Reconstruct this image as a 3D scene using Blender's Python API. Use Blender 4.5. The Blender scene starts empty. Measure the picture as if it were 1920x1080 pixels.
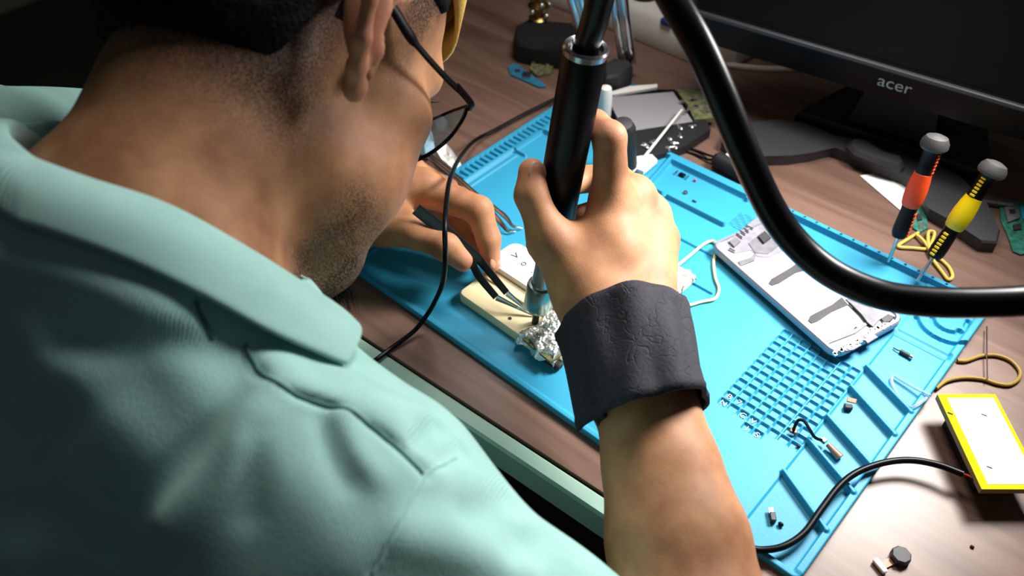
import bpy, bmesh, math, random
import numpy as np
from mathutils import Vector, Matrix
random.seed(7)
rng = np.random.default_rng(7)
SC = bpy.context.scene
COL = SC.collection
# ------------------------------------------------------------------ camera
F = 1600.0
RC = np.array([[0.7393929282343521, 0.673146535707406, -0.013108742965977062],
               [0.4683393765060628, -0.5282227050542987, -0.70826478260537],
               [-0.48369032044371374, 0.5175466310683875, -0.7058251614803908]])
CAM = np.array([0.48863502628031685, -0.29176796339834027, 0.5005910563166334])


def at(px, py, d):
    """world point seen at pixel (px, py) of the 1920x1080 frame at depth d (metres)"""
    return CAM + RC.T @ (np.array([(px - 960) / F, (py - 540) / F, 1.0]) * d)


def on(px, py, z=0.0):
    """world point seen at pixel (px, py) lying at height z above the desk"""
    r = RC.T @ np.array([(px - 960) / F, (py - 540) / F, 1.0])
    return CAM + r * ((z - CAM[2]) / r[2])


cam = bpy.data.cameras.new('camera')
cam.lens = 36.0 * F / 1920
cam.sensor_width = 36.0
cam.clip_start = 0.01
cam.dof.use_dof = True
cam.dof.focus_distance = 0.60
cam.dof.aperture_fstop = 6.5
camo = bpy.data.objects.new('camera', cam)
COL.objects.link(camo)
M = Matrix.Identity(4)
for i in range(3):
    M[i][0], M[i][1], M[i][2], M[i][3] = RC[0][i], -RC[1][i], -RC[2][i], CAM[i]
camo.matrix_world = M
SC.camera = camo

# ------------------------------------------------------------------ materials
def srgb(r, g, b):
    f = lambda c: (c / 255 / 12.92) if c / 255 <= 0.04045 else ((c / 255 + 0.055) / 1.055) ** 2.4
    return (f(r), f(g), f(b), 1.0)


def mat(name, rgb, rough=0.5, metal=0.0, noise=0.0, nscale=60.0, bump=0.0, bscale=200.0, trans=0.0, coat=0.0,
        ior=1.45, alpha=1.0, spec=0.5, sss=0.0):
    m = bpy.data.materials.new(name)
    m.use_nodes = True
    nt = m.node_tree
    b = nt.nodes['Principled BSDF']
    col = srgb(*rgb)
    b.inputs['Base Color'].default_value = col
    b.inputs['Roughness'].default_value = rough
    b.inputs['Metallic'].default_value = metal
    b.inputs['Transmission Weight'].default_value = trans
    b.inputs['Coat Weight'].default_value = coat
    b.inputs['IOR'].default_value = ior
    b.inputs['Alpha'].default_value = alpha
    b.inputs['Specular IOR Level'].default_value = spec
    if sss:
        b.inputs['Subsurface Weight'].default_value = sss
        b.inputs['Subsurface Radius'].default_value = (0.010, 0.004, 0.002)
        b.inputs['Subsurface Scale'].default_value = 1.0
    tc = nt.nodes.new('ShaderNodeTexCoord')
    if noise:
        n = nt.nodes.new('ShaderNodeTexNoise')
        n.inputs['Scale'].default_value = nscale
        n.inputs['Detail'].default_value = 5
        nt.links.new(tc.outputs['Object'], n.inputs['Vector'])
        r = nt.nodes.new('ShaderNodeValToRGB')
        r.color_ramp.elements[0].position = 0.3
        r.color_ramp.elements[1].position = 0.7
        r.color_ramp.elements[0].color = tuple(c * (1 - noise) for c in col[:3]) + (1,)
        r.color_ramp.elements[1].color = tuple(min(1, c * (1 + noise)) for c in col[:3]) + (1,)
        nt.links.new(n.outputs['Fac'], r.inputs['Fac'])
        nt.links.new(r.outputs['Color'], b.inputs['Base Color'])
    if bump:
        n2 = nt.nodes.new('ShaderNodeTexNoise')
        n2.inputs['Scale'].default_value = bscale
        n2.inputs['Detail'].default_value = 4
        nt.links.new(tc.outputs['Object'], n2.inputs['Vector'])
        bp = nt.nodes.new('ShaderNodeBump')
        bp.inputs['Strength'].default_value = bump
        bp.inputs['Distance'].default_value = 0.002
        nt.links.new(n2.outputs['Fac'], bp.inputs['Height'])
        nt.links.new(bp.outputs['Normal'], b.inputs['Normal'])
    return m


def wood_mat():
    m = bpy.data.materials.new('walnut_laminate')
    m.use_nodes = True
    nt = m.node_tree
    b = nt.nodes['Principled BSDF']
    tc = nt.nodes.new('ShaderNodeTexCoord')
    mp = nt.nodes.new('ShaderNodeMapping')
    mp.inputs['Scale'].default_value = (2.2, 30, 30)
    nt.links.new(tc.outputs['Object'], mp.inputs['Vector'])
    n = nt.nodes.new('ShaderNodeTexNoise')
    n.inputs['Scale'].default_value = 1.6
    n.inputs['Detail'].default_value = 7
    n.inputs['Roughness'].default_value = 0.6
    n.inputs['Distortion'].default_value = 0.6
    nt.links.new(mp.outputs['Vector'], n.inputs['Vector'])
    r = nt.nodes.new('ShaderNodeValToRGB')
    e = r.color_ramp.elements
    e[0].position, e[0].color = 0.28, srgb(92, 66, 55)
    e[1].position, e[1].color = 0.72, srgb(134, 104, 90)
    x = e.new(0.48)
    x.color = srgb(113, 86, 74)
    nt.links.new(n.outputs['Fac'], r.inputs['Fac'])
    nt.links.new(r.outputs['Color'], b.inputs['Base Color'])
    b.inputs['Roughness'].default_value = 0.40
    bp = nt.nodes.new('ShaderNodeBump')
    bp.inputs['Strength'].default_value = 0.08
    bp.inputs['Distance'].default_value = 0.001
    nt.links.new(n.outputs['Fac'], bp.inputs['Height'])
    nt.links.new(bp.outputs['Normal'], b.inputs['Normal'])
    return m


def skin_mat():
    m = bpy.data.materials.new('skin')
    m.use_nodes = True
    nt = m.node_tree
    b = nt.nodes['Principled BSDF']
    tc = nt.nodes.new('ShaderNodeTexCoord')
    n = nt.nodes.new('ShaderNodeTexNoise')
    n.inputs['Scale'].default_value = 45
    n.inputs['Detail'].default_value = 6
    nt.links.new(tc.outputs['Object'], n.inputs['Vector'])
    r = nt.nodes.new('ShaderNodeValToRGB')
    e = r.color_ramp.elements
    e[0].position, e[0].color = 0.3, srgb(150, 100, 70)
    e[1].position, e[1].color = 0.7, srgb(190, 138, 98)
    nt.links.new(n.outputs['Fac'], r.inputs['Fac'])
    # stubble: short dark hairs growing where the attribute says so
    a = nt.nodes.new('ShaderNodeAttribute')
    a.attribute_name = 'stubble'
    n3 = nt.nodes.new('ShaderNodeTexNoise')
    n3.inputs['Scale'].default_value = 900
    n3.inputs['Detail'].default_value = 3
    nt.links.new(tc.outputs['Object'], n3.inputs['Vector'])
    mr = nt.nodes.new('ShaderNodeMapRange')
    mr.inputs['From Min'].default_value = 0.35
    mr.inputs['From Max'].default_value = 0.65
    mr.inputs['To Min'].default_value = 0.45
    mr.inputs['To Max'].default_value = 1.25
    nt.links.new(n3.outputs['Fac'], mr.inputs['Value'])
    mul = nt.nodes.new('ShaderNodeMath')
    mul.operation = 'MULTIPLY'
    mul.use_clamp = True
    nt.links.new(a.outputs['Fac'], mul.inputs[0])
    nt.links.new(mr.outputs['Result'], mul.inputs[1])
    mx = nt.nodes.new('ShaderNodeMix')
    mx.data_type = 'RGBA'
    nt.links.new(mul.outputs[0], mx.inputs[0])
    nt.links.new(r.outputs['Color'], mx.inputs[6])
    mx.inputs[7].default_value = srgb(40, 28, 22)
    a2 = nt.nodes.new('ShaderNodeAttribute')
    a2.attribute_name = 'blush'
    mx2 = nt.nodes.new('ShaderNodeMix')
    mx2.data_type = 'RGBA'
    nt.links.new(a2.outputs['Fac'], mx2.inputs[0])
    nt.links.new(mx.outputs[2], mx2.inputs[6])
    mx2.inputs[7].default_value = srgb(214, 140, 118)
    nt.links.new(mx2.outputs[2], b.inputs['Base Color'])
    b.inputs['Roughness'].default_value = 0.58
    b.inputs['Specular IOR Level'].default_value = 0.35
    b.inputs['Subsurface Weight'].default_value = 0.12
    b.inputs['Subsurface Radius'].default_value = (0.010, 0.004, 0.002)
    b.inputs['Subsurface Scale'].default_value = 1.0
    n2 = nt.nodes.new('ShaderNodeTexVoronoi')
    n2.inputs['Scale'].default_value = 800
    nt.links.new(tc.outputs['Object'], n2.inputs['Vector'])
    bp = nt.nodes.new('ShaderNodeBump')
    bp.inputs['Strength'].default_value = 0.10
    bp.inputs['Distance'].default_value = 0.0006
    nt.links.new(n2.outputs['Distance'], bp.inputs['Height'])
    nt.links.new(bp.outputs['Normal'], b.inputs['Normal'])
    return m


def knit_mat(name, use_uv, scale, direction=(1, 0, 0)):
    """mint pique knit: fine ribs"""
    m = bpy.data.materials.new(name)
    m.use_nodes = True
    nt = m.node_tree
    b = nt.nodes['Principled BSDF']
    tc = nt.nodes.new('ShaderNodeTexCoord')
    n = nt.nodes.new('ShaderNodeTexNoise')
    n.inputs['Scale'].default_value = 40
    n.inputs['Detail'].default_value = 5
    nt.links.new(tc.outputs['Object'], n.inputs['Vector'])
    r = nt.nodes.new('ShaderNodeValToRGB')
    e = r.color_ramp.elements
    e[0].position, e[0].color = 0.25, srgb(158, 206, 199)
    e[1].position, e[1].color = 0.75, srgb(172, 220, 213)
    nt.links.new(n.outputs['Fac'], r.inputs['Fac'])
    nt.links.new(r.outputs['Color'], b.inputs['Base Color'])
    b.inputs['Roughness'].default_value = 0.9
    b.inputs['Specular IOR Level'].default_value = 0.15
    b.inputs['Sheen Weight'].default_value = 0.25
    w = nt.nodes.new('ShaderNodeTexWave')
    w.wave_type = 'BANDS'
    w.bands_direction = 'X'
    w.inputs['Scale'].default_value = scale
    w.inputs['Distortion'].default_value = 1.2
    w.inputs['Detail'].default_value = 2
    w.inputs['Detail Scale'].default_value = 3
    if use_uv:
        nt.links.new(tc.outputs['UV'], w.inputs['Vector'])
    else:
        mp = nt.nodes.new('ShaderNodeMapping')
        mp.inputs['Rotation'].default_value = (0, 0, math.radians(-25))
        nt.links.new(tc.outputs['Object'], mp.inputs['Vector'])
        nt.links.new(mp.outputs['Vector'], w.inputs['Vector'])
    n2 = nt.nodes.new('ShaderNodeTexNoise')
    n2.inputs['Scale'].default_value = 700
    nt.links.new(tc.outputs['Object'], n2.inputs['Vector'])
    add = nt.nodes.new('ShaderNodeMath')
    add.operation = 'ADD'
    nt.links.new(w.outputs['Fac'], add.inputs[0])
    nt.links.new(n2.outputs['Fac'], add.inputs[1])
    bp = nt.nodes.new('ShaderNodeBump')
    bp.inputs['Strength'].default_value = 0.4
    bp.inputs['Distance'].default_value = 0.0006
    nt.links.new(add.outputs[0], bp.inputs['Height'])
    nt.links.new(bp.outputs['Normal'], b.inputs['Normal'])
    return m


M_ = dict(
    wood=wood_mat(), skin=skin_mat(), knit=knit_mat('mint_knit', False, 230), rib=knit_mat('mint_rib', True, 1.0),
    edge=mat('mint_edge_band', (150, 182, 168), .5, noise=.06, nscale=25),
    silicone=mat('blue_silicone', (46, 150, 188), .5, noise=.05, nscale=18, bump=.05, bscale=500, spec=.4),
    bakelite=mat('black_plastic', (10, 10, 14), .34, spec=.2),
    rubber=mat('black_rubber', (8, 8, 12), .30, spec=.2),
    matte=mat('matte_black', (24, 24, 26), .6, bump=.1, bscale=300),
    darkgrey=mat('dark_grey_plastic', (52, 52, 55), .5, bump=.05, bscale=300),
    ringmetal=mat('polished_ring', (150, 150, 156), .18, .9),
    rimmetal=mat('black_chrome', (40, 40, 46), .15, .9),
    capgrey=mat('grey_cap', (58, 57, 56), .55, bump=.08, bscale=200),
    seam=mat('seam_thread', (84, 128, 120), .9),
    steel=mat('steel', (190, 192, 192), .25, 1.0),
    chrome=mat('chrome', (225, 225, 228), .08, 1.0),
    nickel=mat('greenish_nickel', (150, 172, 160), .3, 1.0, noise=.15, nscale=90),
    darksteel=mat('dark_steel', (58, 62, 64), .38, .9),
    gold=mat('brass', (190, 160, 95), .3, 1.0),
    cream=mat('cream_plastic', (232, 215, 172), .4, noise=.05, nscale=30, sss=.05),
    white=mat('white_plastic', (236, 234, 228), .45),
    offwhite=mat('offwhite_plastic', (222, 216, 210), .5, noise=.05, nscale=20),
    paper=mat('white_paper', (245, 243, 240), .8, bump=.15, bscale=120),
    foil=mat('aluminium_foil', (240, 240, 240), .34, .85, bump=.5, bscale=260),
    silver=mat('silver_frame', (158, 158, 172), .35, .4),
    framewhite=mat('white_metal_plate', (178, 177, 190), .5, .1, noise=.05, nscale=60, bump=.05, bscale=150),
    greymetal=mat('grey_metal', (112, 110, 118), .5, .1, noise=.2, nscale=150),
    greyplate=mat('grey_shield', (132, 130, 140), .5, noise=.15, nscale=150),
    adhesive=mat('dark_adhesive', (62, 60, 66), .7, noise=.2, nscale=120),
    screen=mat('lcd_grey', (150, 148, 154), .35, noise=.04, nscale=30),
    pcb=mat('green_pcb', (52, 120, 104), .4, noise=.5, nscale=260),
    pcbolive=mat('olive_pcb', (110, 112, 76), .4, noise=.45, nscale=240),
    pcbblue=mat('blue_pcb', (44, 116, 148), .45, noise=.2, nscale=160),
    yellow=mat('yellow_plastic', (238, 205, 12), .4),
    tape=mat('yellow_tape', (255, 226, 0), .8, spec=.2),
    wireyellow=mat('yellow_rubber', (214, 186, 84), .55),
    amber=mat('amber_rubber', (160, 130, 60), .5, noise=.1, nscale=60),
    wirecream=mat('cream_wire', (228, 214, 150), .5),
    orange=mat('orange_plastic', (238, 74, 30), .45),
    red=mat('red_wire', (190, 40, 30), .5),
    magenta=mat('magenta_resin', (200, 20, 90), .4),
    tan=mat('tan_plastic', (150, 130, 95), .6),
    clear=mat('clear_silicone', (205, 225, 240), .15, trans=.75, ior=1.35),
    lens=mat('lens_glass', (170, 214, 240), .02, trans=1.0, ior=1.5),  # blue tint stands in for the mat's reflection in the glass
    hair=mat('black_hair', (12, 9, 8), .8, bump=.9, bscale=420, noise=.3, nscale=300, spec=.15),
    wrap=None, cap=mat('mustard_cotton', (206, 164, 78), .9, bump=.3, bscale=500),
    trousers=mat('dark_denim', (20, 22, 28), .9, bump=.2, bscale=500),
    eye=mat('eye_white', (225, 220, 214), .2), iris=mat('brown_iris', (40, 24, 14), .2),
    bezel=mat('gloss_black_bezel', (9, 10, 12), .3, spec=.22),
    panel=mat('dark_lcd_panel', (7, 9, 8), .4, spec=.25), lip=mat('grey_bezel_lip', (64, 66, 70), .45),
    logo=mat('silver_print', (186, 190, 192), .4), ink=mat('dark_ink', (40, 36, 30), .7),
    floor=mat('grey_floor', (84, 82, 70), .7, noise=.1, nscale=6),
    wall=mat('olive_grey_wall', (205, 200, 168), .8, noise=.05, nscale=3),
    blueplastic=mat('blue_plastic', (40, 60, 120), .4), teal=mat('cyan_tape', (40, 170, 200), .5),
    brown=mat('copper_flex', (150, 108, 92), .45, .3), nail=mat('nail', (214, 160, 136), .3, sss=.1),
    glint=mat('solder_blobs', (220, 220, 220), .25, .9),
)


def wrap_mat():
    m = mat('black_neoprene', (33, 32, 42), .8, noise=.3, nscale=420)
    nt = m.node_tree
    b = nt.nodes['Principled BSDF']
    tc = nt.nodes['Texture Coordinate']
    v = nt.nodes.new('ShaderNodeTexVoronoi')
    v.feature = 'DISTANCE_TO_EDGE'
    v.inputs['Scale'].default_value = 42
    n = nt.nodes.new('ShaderNodeTexNoise')
    n.inputs['Scale'].default_value = 60
    nt.links.new(tc.outputs['Object'], n.inputs['Vector'])
    mixv = nt.nodes.new('ShaderNodeMix')
    mixv.data_type = 'VECTOR'
    mixv.inputs[0].default_value = 0.035
    nt.links.new(tc.outputs['Object'], mixv.inputs[4])
    nt.links.new(n.outputs['Color'], mixv.inputs[5])
    nt.links.new(mixv.outputs[1], v.inputs['Vector'])
    mr = nt.nodes.new('ShaderNodeMapRange')
    mr.inputs['From Max'].default_value = 0.035
    nt.links.new(v.outputs['Distance'], mr.inputs['Value'])
    n2 = nt.nodes.new('ShaderNodeTexNoise')
    n2.inputs['Scale'].default_value = 500
    nt.links.new(tc.outputs['Object'], n2.inputs['Vector'])
    add = nt.nodes.new('ShaderNodeMath')
    nt.links.new(mr.outputs['Result'], add.inputs[0])
    nt.links.new(n2.outputs['Fac'], add.inputs[1])
    bp = nt.nodes.new('ShaderNodeBump')
    bp.inputs['Strength'].default_value = 0.4
    bp.inputs['Distance'].default_value = 0.0010
    nt.links.new(add.outputs[0], bp.inputs['Height'])
    nt.links.new(bp.outputs['Normal'], b.inputs['Normal'])
    return m


M_['wrap'] = wrap_mat()

# ------------------------------------------------------------------ object helpers
def link(name, me, material, parent=None, smooth=None):
    o = bpy.data.objects.new(name, me)
    COL.objects.link(o)
    if material is not None:
        me.materials.append(material)
    if parent is not None:
        o.parent = parent
        o.matrix_parent_inverse = Matrix.Translation(-Vector(parent.location)) if parent.location.length else Matrix.Identity(4)
    return o


def tag(o, label, cat=None, group=None, kind=None):
    if label:
        o['label'] = label
    if cat:
        o['category'] = cat
    if group:
        o['group'] = group
    if kind:
        o['kind'] = kind
    return o


def thing(name, label, cat, loc=(0, 0, 0), group=None):
    o = bpy.data.objects.new(name, None)
    o.empty_display_size = 0.02
    o.location = Vector(tuple(float(v) for v in loc))
    COL.objects.link(o)
    return tag(o, label, cat, group)


class MB:
    """collects shapes, links them as one mesh object (world coordinates)"""
    def __init__(s):
        s.v, s.f = [], []

    def add(s, vs, fs):
        k = len(s.v)
        s.v += [tuple(float(c) for c in v) for v in vs]
        s.f += [tuple(i + k for i in f) for f in fs]
        return s

    def box(s, c, size, ax=None, r=0.0):
        """box, centre c, full size, axes ax (rows), edges chamfered by r"""
        ax = np.eye(3) if ax is None else np.array(ax)
        hx, hy, hz = [x / 2 for x in size]
        r = min(r, hx * .9, hy * .9, hz * .9)
        if r <= 0:
            pts = [(x, y, z) for x in (-hx, hx) for y in (-hy, hy) for z in (-hz, hz)]
            fs = [(0, 1, 3, 2), (4, 6, 7, 5), (0, 4, 5, 1), (2, 3, 7, 6), (0, 2, 6, 4), (1, 5, 7, 3)]
            return s.add([np.array(c) + np.array(p) @ ax for p in pts], fs)
        loop = lambda x, y: [(x, -y + r), (x, y - r), (x - r, y), (-x + r, y), (-x, y - r), (-x, -y + r), (-x + r, -y), (x - r, -y)]
        rings = []
        for z, d in ((-hz, r), (-hz + r, 0), (hz - r, 0), (hz, r)):
            rings.append([(px, py, z) for px, py in loop(hx - d, hy - d)])
        return s.loft([[np.array(c) + np.array(p) @ ax for p in rg] for rg in rings])

    def loft(s, rings, cap=True, closed=True):
        n = len(rings[0])
        vs = [p for rg in rings for p in rg]
        fs = []
        for i in range(len(rings) - 1):
            for j in range(n if closed else n - 1):
                a, b = i * n + j, i * n + (j + 1) % n
                fs.append((a, b, b + n, a + n))
        if cap:
            fs.append(tuple(range(n - 1, -1, -1)))
            fs.append(tuple(range((len(rings) - 1) * n, len(rings) * n)))
        return s.add(vs, fs)

    def prism(s, poly, up, h0, h1, r=0.0):
        """3-D polygon poly (world points) extruded along unit up from h0 to h1, top edge chamfered by r"""
        poly = [np.array(p) for p in poly]
        up = np.array(up) / np.linalg.norm(up)
        c = sum(poly) / len(poly)
        if r:
            ins = []
            for p in poly:
                d = c - p
                d = d - (d @ up) * up
                ins.append(p + d / np.linalg.norm(d) * r)
            rings = [[p + up * h0 for p in poly], [p + up * (h1 - r) for p in poly], [p + up * h1 for p in ins]]
        else:
            rings = [[p + up * h0 for p in poly], [p + up * h1 for p in poly]]
        return s.loft(rings)

    def tube(s, pts, rad, n=12, cap=True, flat=None):
        """tube along pts with radius (number or list); flat=(vec, factor) squashes"""
        P = [np.array(p, float) for p in pts]
        m = len(P)
        rad = [rad] * m if np.isscalar(rad) else list(rad)
        T = []
        for i in range(m):
            t = P[min(i + 1, m - 1)] - P[max(i - 1, 0)]
            T.append(t / (np.linalg.norm(t) + 1e-12))
        a = np.array([0, 0, 1.0])
        if abs(T[0] @ a) > .9:
            a = np.array([1.0, 0, 0])
        u = a - (a @ T[0]) * T[0]
        u /= np.linalg.norm(u)
        rings = []
        for i in range(m):
            u = u - (u @ T[i]) * T[i]
            u /= np.linalg.norm(u)
            w = np.cross(T[i], u)
            rings.append([P[i] + rad[i] * (math.cos(2 * math.pi * j / n) * u + math.sin(2 * math.pi * j / n) * w) for j in range(n)])
        return s.loft(rings, cap)

    def lathe(s, base, axis, prof, n=28):
        """prof: list of (radius, height along axis)"""
        axis = np.array(axis, float) / np.linalg.norm(axis)
        a = np.array([1.0, 0, 0]) if abs(axis[0]) < .8 else np.array([0, 1.0, 0])
        u = np.cross(axis, a)
        u /= np.linalg.norm(u)
        w = np.cross(axis, u)
        base = np.array(base)
        rings = [[base + axis * h + max(r, 1e-5) * (math.cos(2 * math.pi * j / n) * u + math.sin(2 * math.pi * j / n) * w)
                  for j in range(n)] for r, h in prof]
        return s.loft(rings)

    def ball(s, c, rad, ax=None, n=12):
        ax = np.eye(3) if ax is None else np.array(ax)
        rad = np.array([rad] * 3 if np.isscalar(rad) else rad)
        rings = []
        for i in range(n + 1):
            th = math.pi * i / n
            rr = max(math.sin(th), 1e-3)
            rings.append([np.array(c) + (rad * np.array([rr * math.cos(2 * math.pi * j / (2 * n)), rr * math.sin(2 * math.pi * j / (2 * n)), -math.cos(th)])) @ ax
                          for j in range(2 * n)])
        return s.loft(rings)

    def build(s, name, material, parent=None, smooth=35, bevel=0.0):
        me = bpy.data.meshes.new(name)
        me.from_pydata(s.v, [], s.f)
        bm = bmesh.new()
        bm.from_mesh(me)
        bmesh.ops.recalc_face_normals(bm, faces=bm.faces)
        bm.to_mesh(me)
        bm.free()
        if smooth:
            me.polygons.foreach_set('use_smooth', [True] * len(me.polygons))
            me.set_sharp_from_angle(angle=math.radians(smooth))
        o = link(name, me, material, parent)
        if bevel:
            b = o.modifiers.new('bevel', 'BEVEL')
            b.width = bevel
            b.segments = 2
            b.limit_method = 'ANGLE'
        return o


def spline(pts, per=8):
    """Catmull-Rom through pts"""
    P = [np.array(p, float) for p in pts]
    P = [2 * P[0] - P[1]] + P + [2 * P[-1] - P[-2]]
    out = []
    for i in range(1, len(P) - 2):
        for k in range(per):
            t = k / per
            a, b, c, d = P[i - 1], P[i], P[i + 1], P[i + 2]
            out.append(.5 * (2 * b + (c - a) * t + (2 * a - 5 * b + 4 * c - d) * t * t + (3 * b - a - 3 * c + d) * t ** 3))
    out.append(P[-2])
    return out


def unit(v):
    v = np.array(v, float)
    return v / np.linalg.norm(v)


def frame(x, up=(0, 0, 1)):
    """axes rows: x direction, y, z(up-ish)"""
    x = unit(x)
    up = np.array(up, float)
    z = unit(up - (up @ x) * x)
    return np.array([x, np.cross(z, x), z])

# ------------------------------------------------------------------ distance-field mesher
class Cone:
    def __init__(s, a, b, ra, rb, k=.01):
        s.a, s.b, s.ra, s.rb, s.k = np.array(a, float), np.array(b, float), ra, rb, k
        s.ba = s.b - s.a
        s.l2 = s.ba @ s.ba + 1e-12

    def d(s, P):
        t = np.clip(((P - s.a) @ s.ba) / s.l2, 0, 1)
        q = P - s.a - t[:, None] * s.ba
        return np.sqrt((q * q).sum(1)) - (s.ra + (s.rb - s.ra) * t)


class Ell:
    def __init__(s, c, r, ax=None, k=.01):
        s.c, s.r, s.k = np.array(c, float), np.array(r, float), k
        s.ax = np.eye(3) if ax is None else np.array(ax, float)

    def d(s, P):
        q = (P - s.c) @ s.ax.T
        k0 = np.sqrt(((q / s.r) ** 2).sum(1)) + 1e-9
        k1 = np.sqrt(((q / s.r ** 2) ** 2).sum(1)) + 1e-9
        return np.maximum(k0 * (k0 - 1) / k1, -s.r.min())


class Plane:
    def __init__(s, p, n, k=.003):
        s.p, s.n, s.k = np.array(p, float), unit(n), k

    def d(s, P):
        return (P - s.p) @ s.n


def smin(a, b, k):
    if k <= 0:
        return np.minimum(a, b)
    h = np.maximum(k - np.abs(a - b), 0) / k
    return np.minimum(a, b) - h * h * k * .25


def mesh_field(prims, groups=(), cuts=(), post=None, vox=.002, nb=12, lo=None, hi=None, slack=1.25):
    """prims: smooth union; groups: lists of prims each blended onto the union alone (k of group[0]); cuts: (prim) removed
    smoothly; post(P, d): final change.  Returns vertices, quads."""
    allp = list(prims) + [p for g in groups for p in g]
    if lo is None:
        los, his = [], []
        for p in allp:
            if isinstance(p, Cone):
                r = max(p.ra, p.rb)
                los += [p.a - r, p.b - r]
                his += [p.a + r, p.b + r]
            else:
                r = p.r.max()
                los.append(p.c - r)
                his.append(p.c + r)
        lo = np.min(los, 0) - .02
        hi = np.max(his, 0) + .02
    lo, hi = np.array(lo), np.array(hi)
    bs = vox * nb
    nbk = np.ceil((hi - lo) / bs).astype(int)
    I, J, K = np.meshgrid(*[np.arange(n) for n in nbk], indexing='ij')
    bi = np.stack([I.ravel(), J.ravel(), K.ravel()], 1)
    cen = lo + (bi + .5) * bs
    hd = bs * math.sqrt(3) / 2

    np_, ng = len(prims), len(groups)

    def total(P, pl, gl, cl):
        d = np.full(len(P), 1.0)
        for i, p in enumerate(pl):
            d = p.d(P) if i == 0 else smin(d, p.d(P), p.k)
        base = d
        for g in gl:
            dg = None
            for p in g:
                dg = p.d(P) if dg is None else smin(dg, p.d(P), .004)
            d = np.minimum(d, smin(base, dg, g[0].k) if pl else dg)
        for c in cl:
            d = -smin(-d, c.d(P), c.k)
        if post is not None:
            d = post(P, d)
        return d

    tot = np.concatenate([total(cen[i:i + 200000], prims, groups, cuts) for i in range(0, len(cen), 200000)])
    act = np.abs(tot) < hd * slack + .004
    bi, cen = bi[act], cen[act]
    D = np.stack([p.d(cen) for p in prims], 1) if prims else np.zeros((len(cen), 0))
    G = np.stack([np.min([p.d(cen) for p in g], 0) for g in groups], 1) if groups else np.zeros((len(cen), 0))
    Cc = np.stack([c.d(cen) for c in cuts], 1) if cuts else np.zeros((len(cen), 0))
    dm = np.min(np.concatenate([D, G], 1), 1)
    g1 = np.arange(nb + 1)
    off = np.stack(np.meshgrid(g1, g1, g1, indexing='ij'), -1).reshape(-1, 3)
    N1 = nb + 1
    big = np.array([nbk[1] * nb * nbk[2] * nb, nbk[2] * nb, 1], dtype=np.int64) * 1
    keys_all, pos_all, edges = [], [], []
    corner = np.array([[a, b, c] for a in (0, 1) for b in (0, 1) for c in (0, 1)])
    for n in range(len(bi)):
        P = lo + (bi[n] * nb + off) * vox
        pl = [prims[i] for i in range(np_) if D[n, i] < dm[n] + 2.2 * hd + 2 * prims[i].k]
        gl = [groups[i] for i in range(ng) if G[n, i] < dm[n] + 2.2 * hd + 2 * groups[i][0].k]
        cl = [cuts[i] for i in range(len(cuts)) if Cc[n, i] < 1.5 * hd + cuts[i].k]
        v = total(P, pl, gl, cl).reshape(N1, N1, N1)
        s = v < 0
        if s.all() or not s.any():
            continue
        cs = np.zeros((nb, nb, nb), int)
        for a, b, c in corner:
            cs += s[a:a + nb, b:b + nb, c:c + nb]
        cells = np.argwhere((cs > 0) & (cs < 8))
        acc = np.zeros((len(cells), 3))
        cnt = np.zeros(len(cells))
        for ax in range(3):
            e = np.zeros(3, int)
            e[ax] = 1
            o1, o2 = (ax + 1) % 3, (ax + 2) % 3
            for u in (0, 1):
                for w in (0, 1):
                    st = cells.copy()
                    st[:, o1] += u
                    st[:, o2] += w
                    va = v[st[:, 0], st[:, 1], st[:, 2]]
                    en = st + e
                    vb = v[en[:, 0], en[:, 1], en[:, 2]]
                    cr = (va < 0) != (vb < 0)
                    t = np.where(cr, va / np.where(cr, va - vb, 1), 0)
                    acc += np.where(cr[:, None], st + t[:, None] * e, 0)
                    cnt += cr
        gidx = cells + bi[n] * nb
        keys_all.append(gidx @ big)
        pos_all.append(lo + (bi[n] * nb + acc / cnt[:, None]) * vox)
        for ax in range(3):
            sl0 = [slice(0, nb)] * 3
            sl1 = [slice(0, nb)] * 3
            sl1[ax] = slice(1, nb + 1)
            a, b = s[tuple(sl0)], s[tuple(sl1)]
            ed = np.argwhere(a != b)
            if len(ed):
                fl = a[ed[:, 0], ed[:, 1], ed[:, 2]]
                edges.append((ax, ed + bi[n] * nb, fl))
    keys = np.concatenate(keys_all)
    pos = np.concatenate(pos_all)
    order = np.argsort(keys)
    keys, pos = keys[order], pos[order]
    quads = []
    for ax, ed, fl in edges:
        o1, o2 = (ax + 1) % 3, (ax + 2) % 3
        q = []
        for u, w in ((0, 0), (1, 0), (1, 1), (0, 1)):
            c = ed.copy()
            c[:, o1] -= u
            c[:, o2] -= w
            q.append(c @ big)
        q = np.stack(q, 1)
        q[~fl] = q[~fl][:, ::-1]
        idx = np.searchsorted(keys, q)
        idx = np.clip(idx, 0, len(keys) - 1)
        ok = (keys[idx] == q).all(1)
        quads.append(idx[ok])
    return pos, np.concatenate(quads)


def field_obj(name, material, parent, pos, quads):
    me = bpy.data.meshes.new(name)
    me.vertices.add(len(pos))
    me.vertices.foreach_set('co', pos.astype(np.float32).ravel())
    me.loops.add(quads.size)
    me.loops.foreach_set('vertex_index', quads.astype(np.int32).ravel())
    me.polygons.add(len(quads))
    me.polygons.foreach_set('loop_start', np.arange(0, quads.size, 4, dtype=np.int32))
    me.update(calc_edges=True)
    me.validate()
    me.polygons.foreach_set('use_smooth', [True] * len(me.polygons))
    return link(name, me, material, parent)

# ------------------------------------------------------------------ the setting
def structure(name, mb, m, label=None):
    o = mb.build(name, m, smooth=0)
    o['kind'] = 'structure'
    return o


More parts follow.
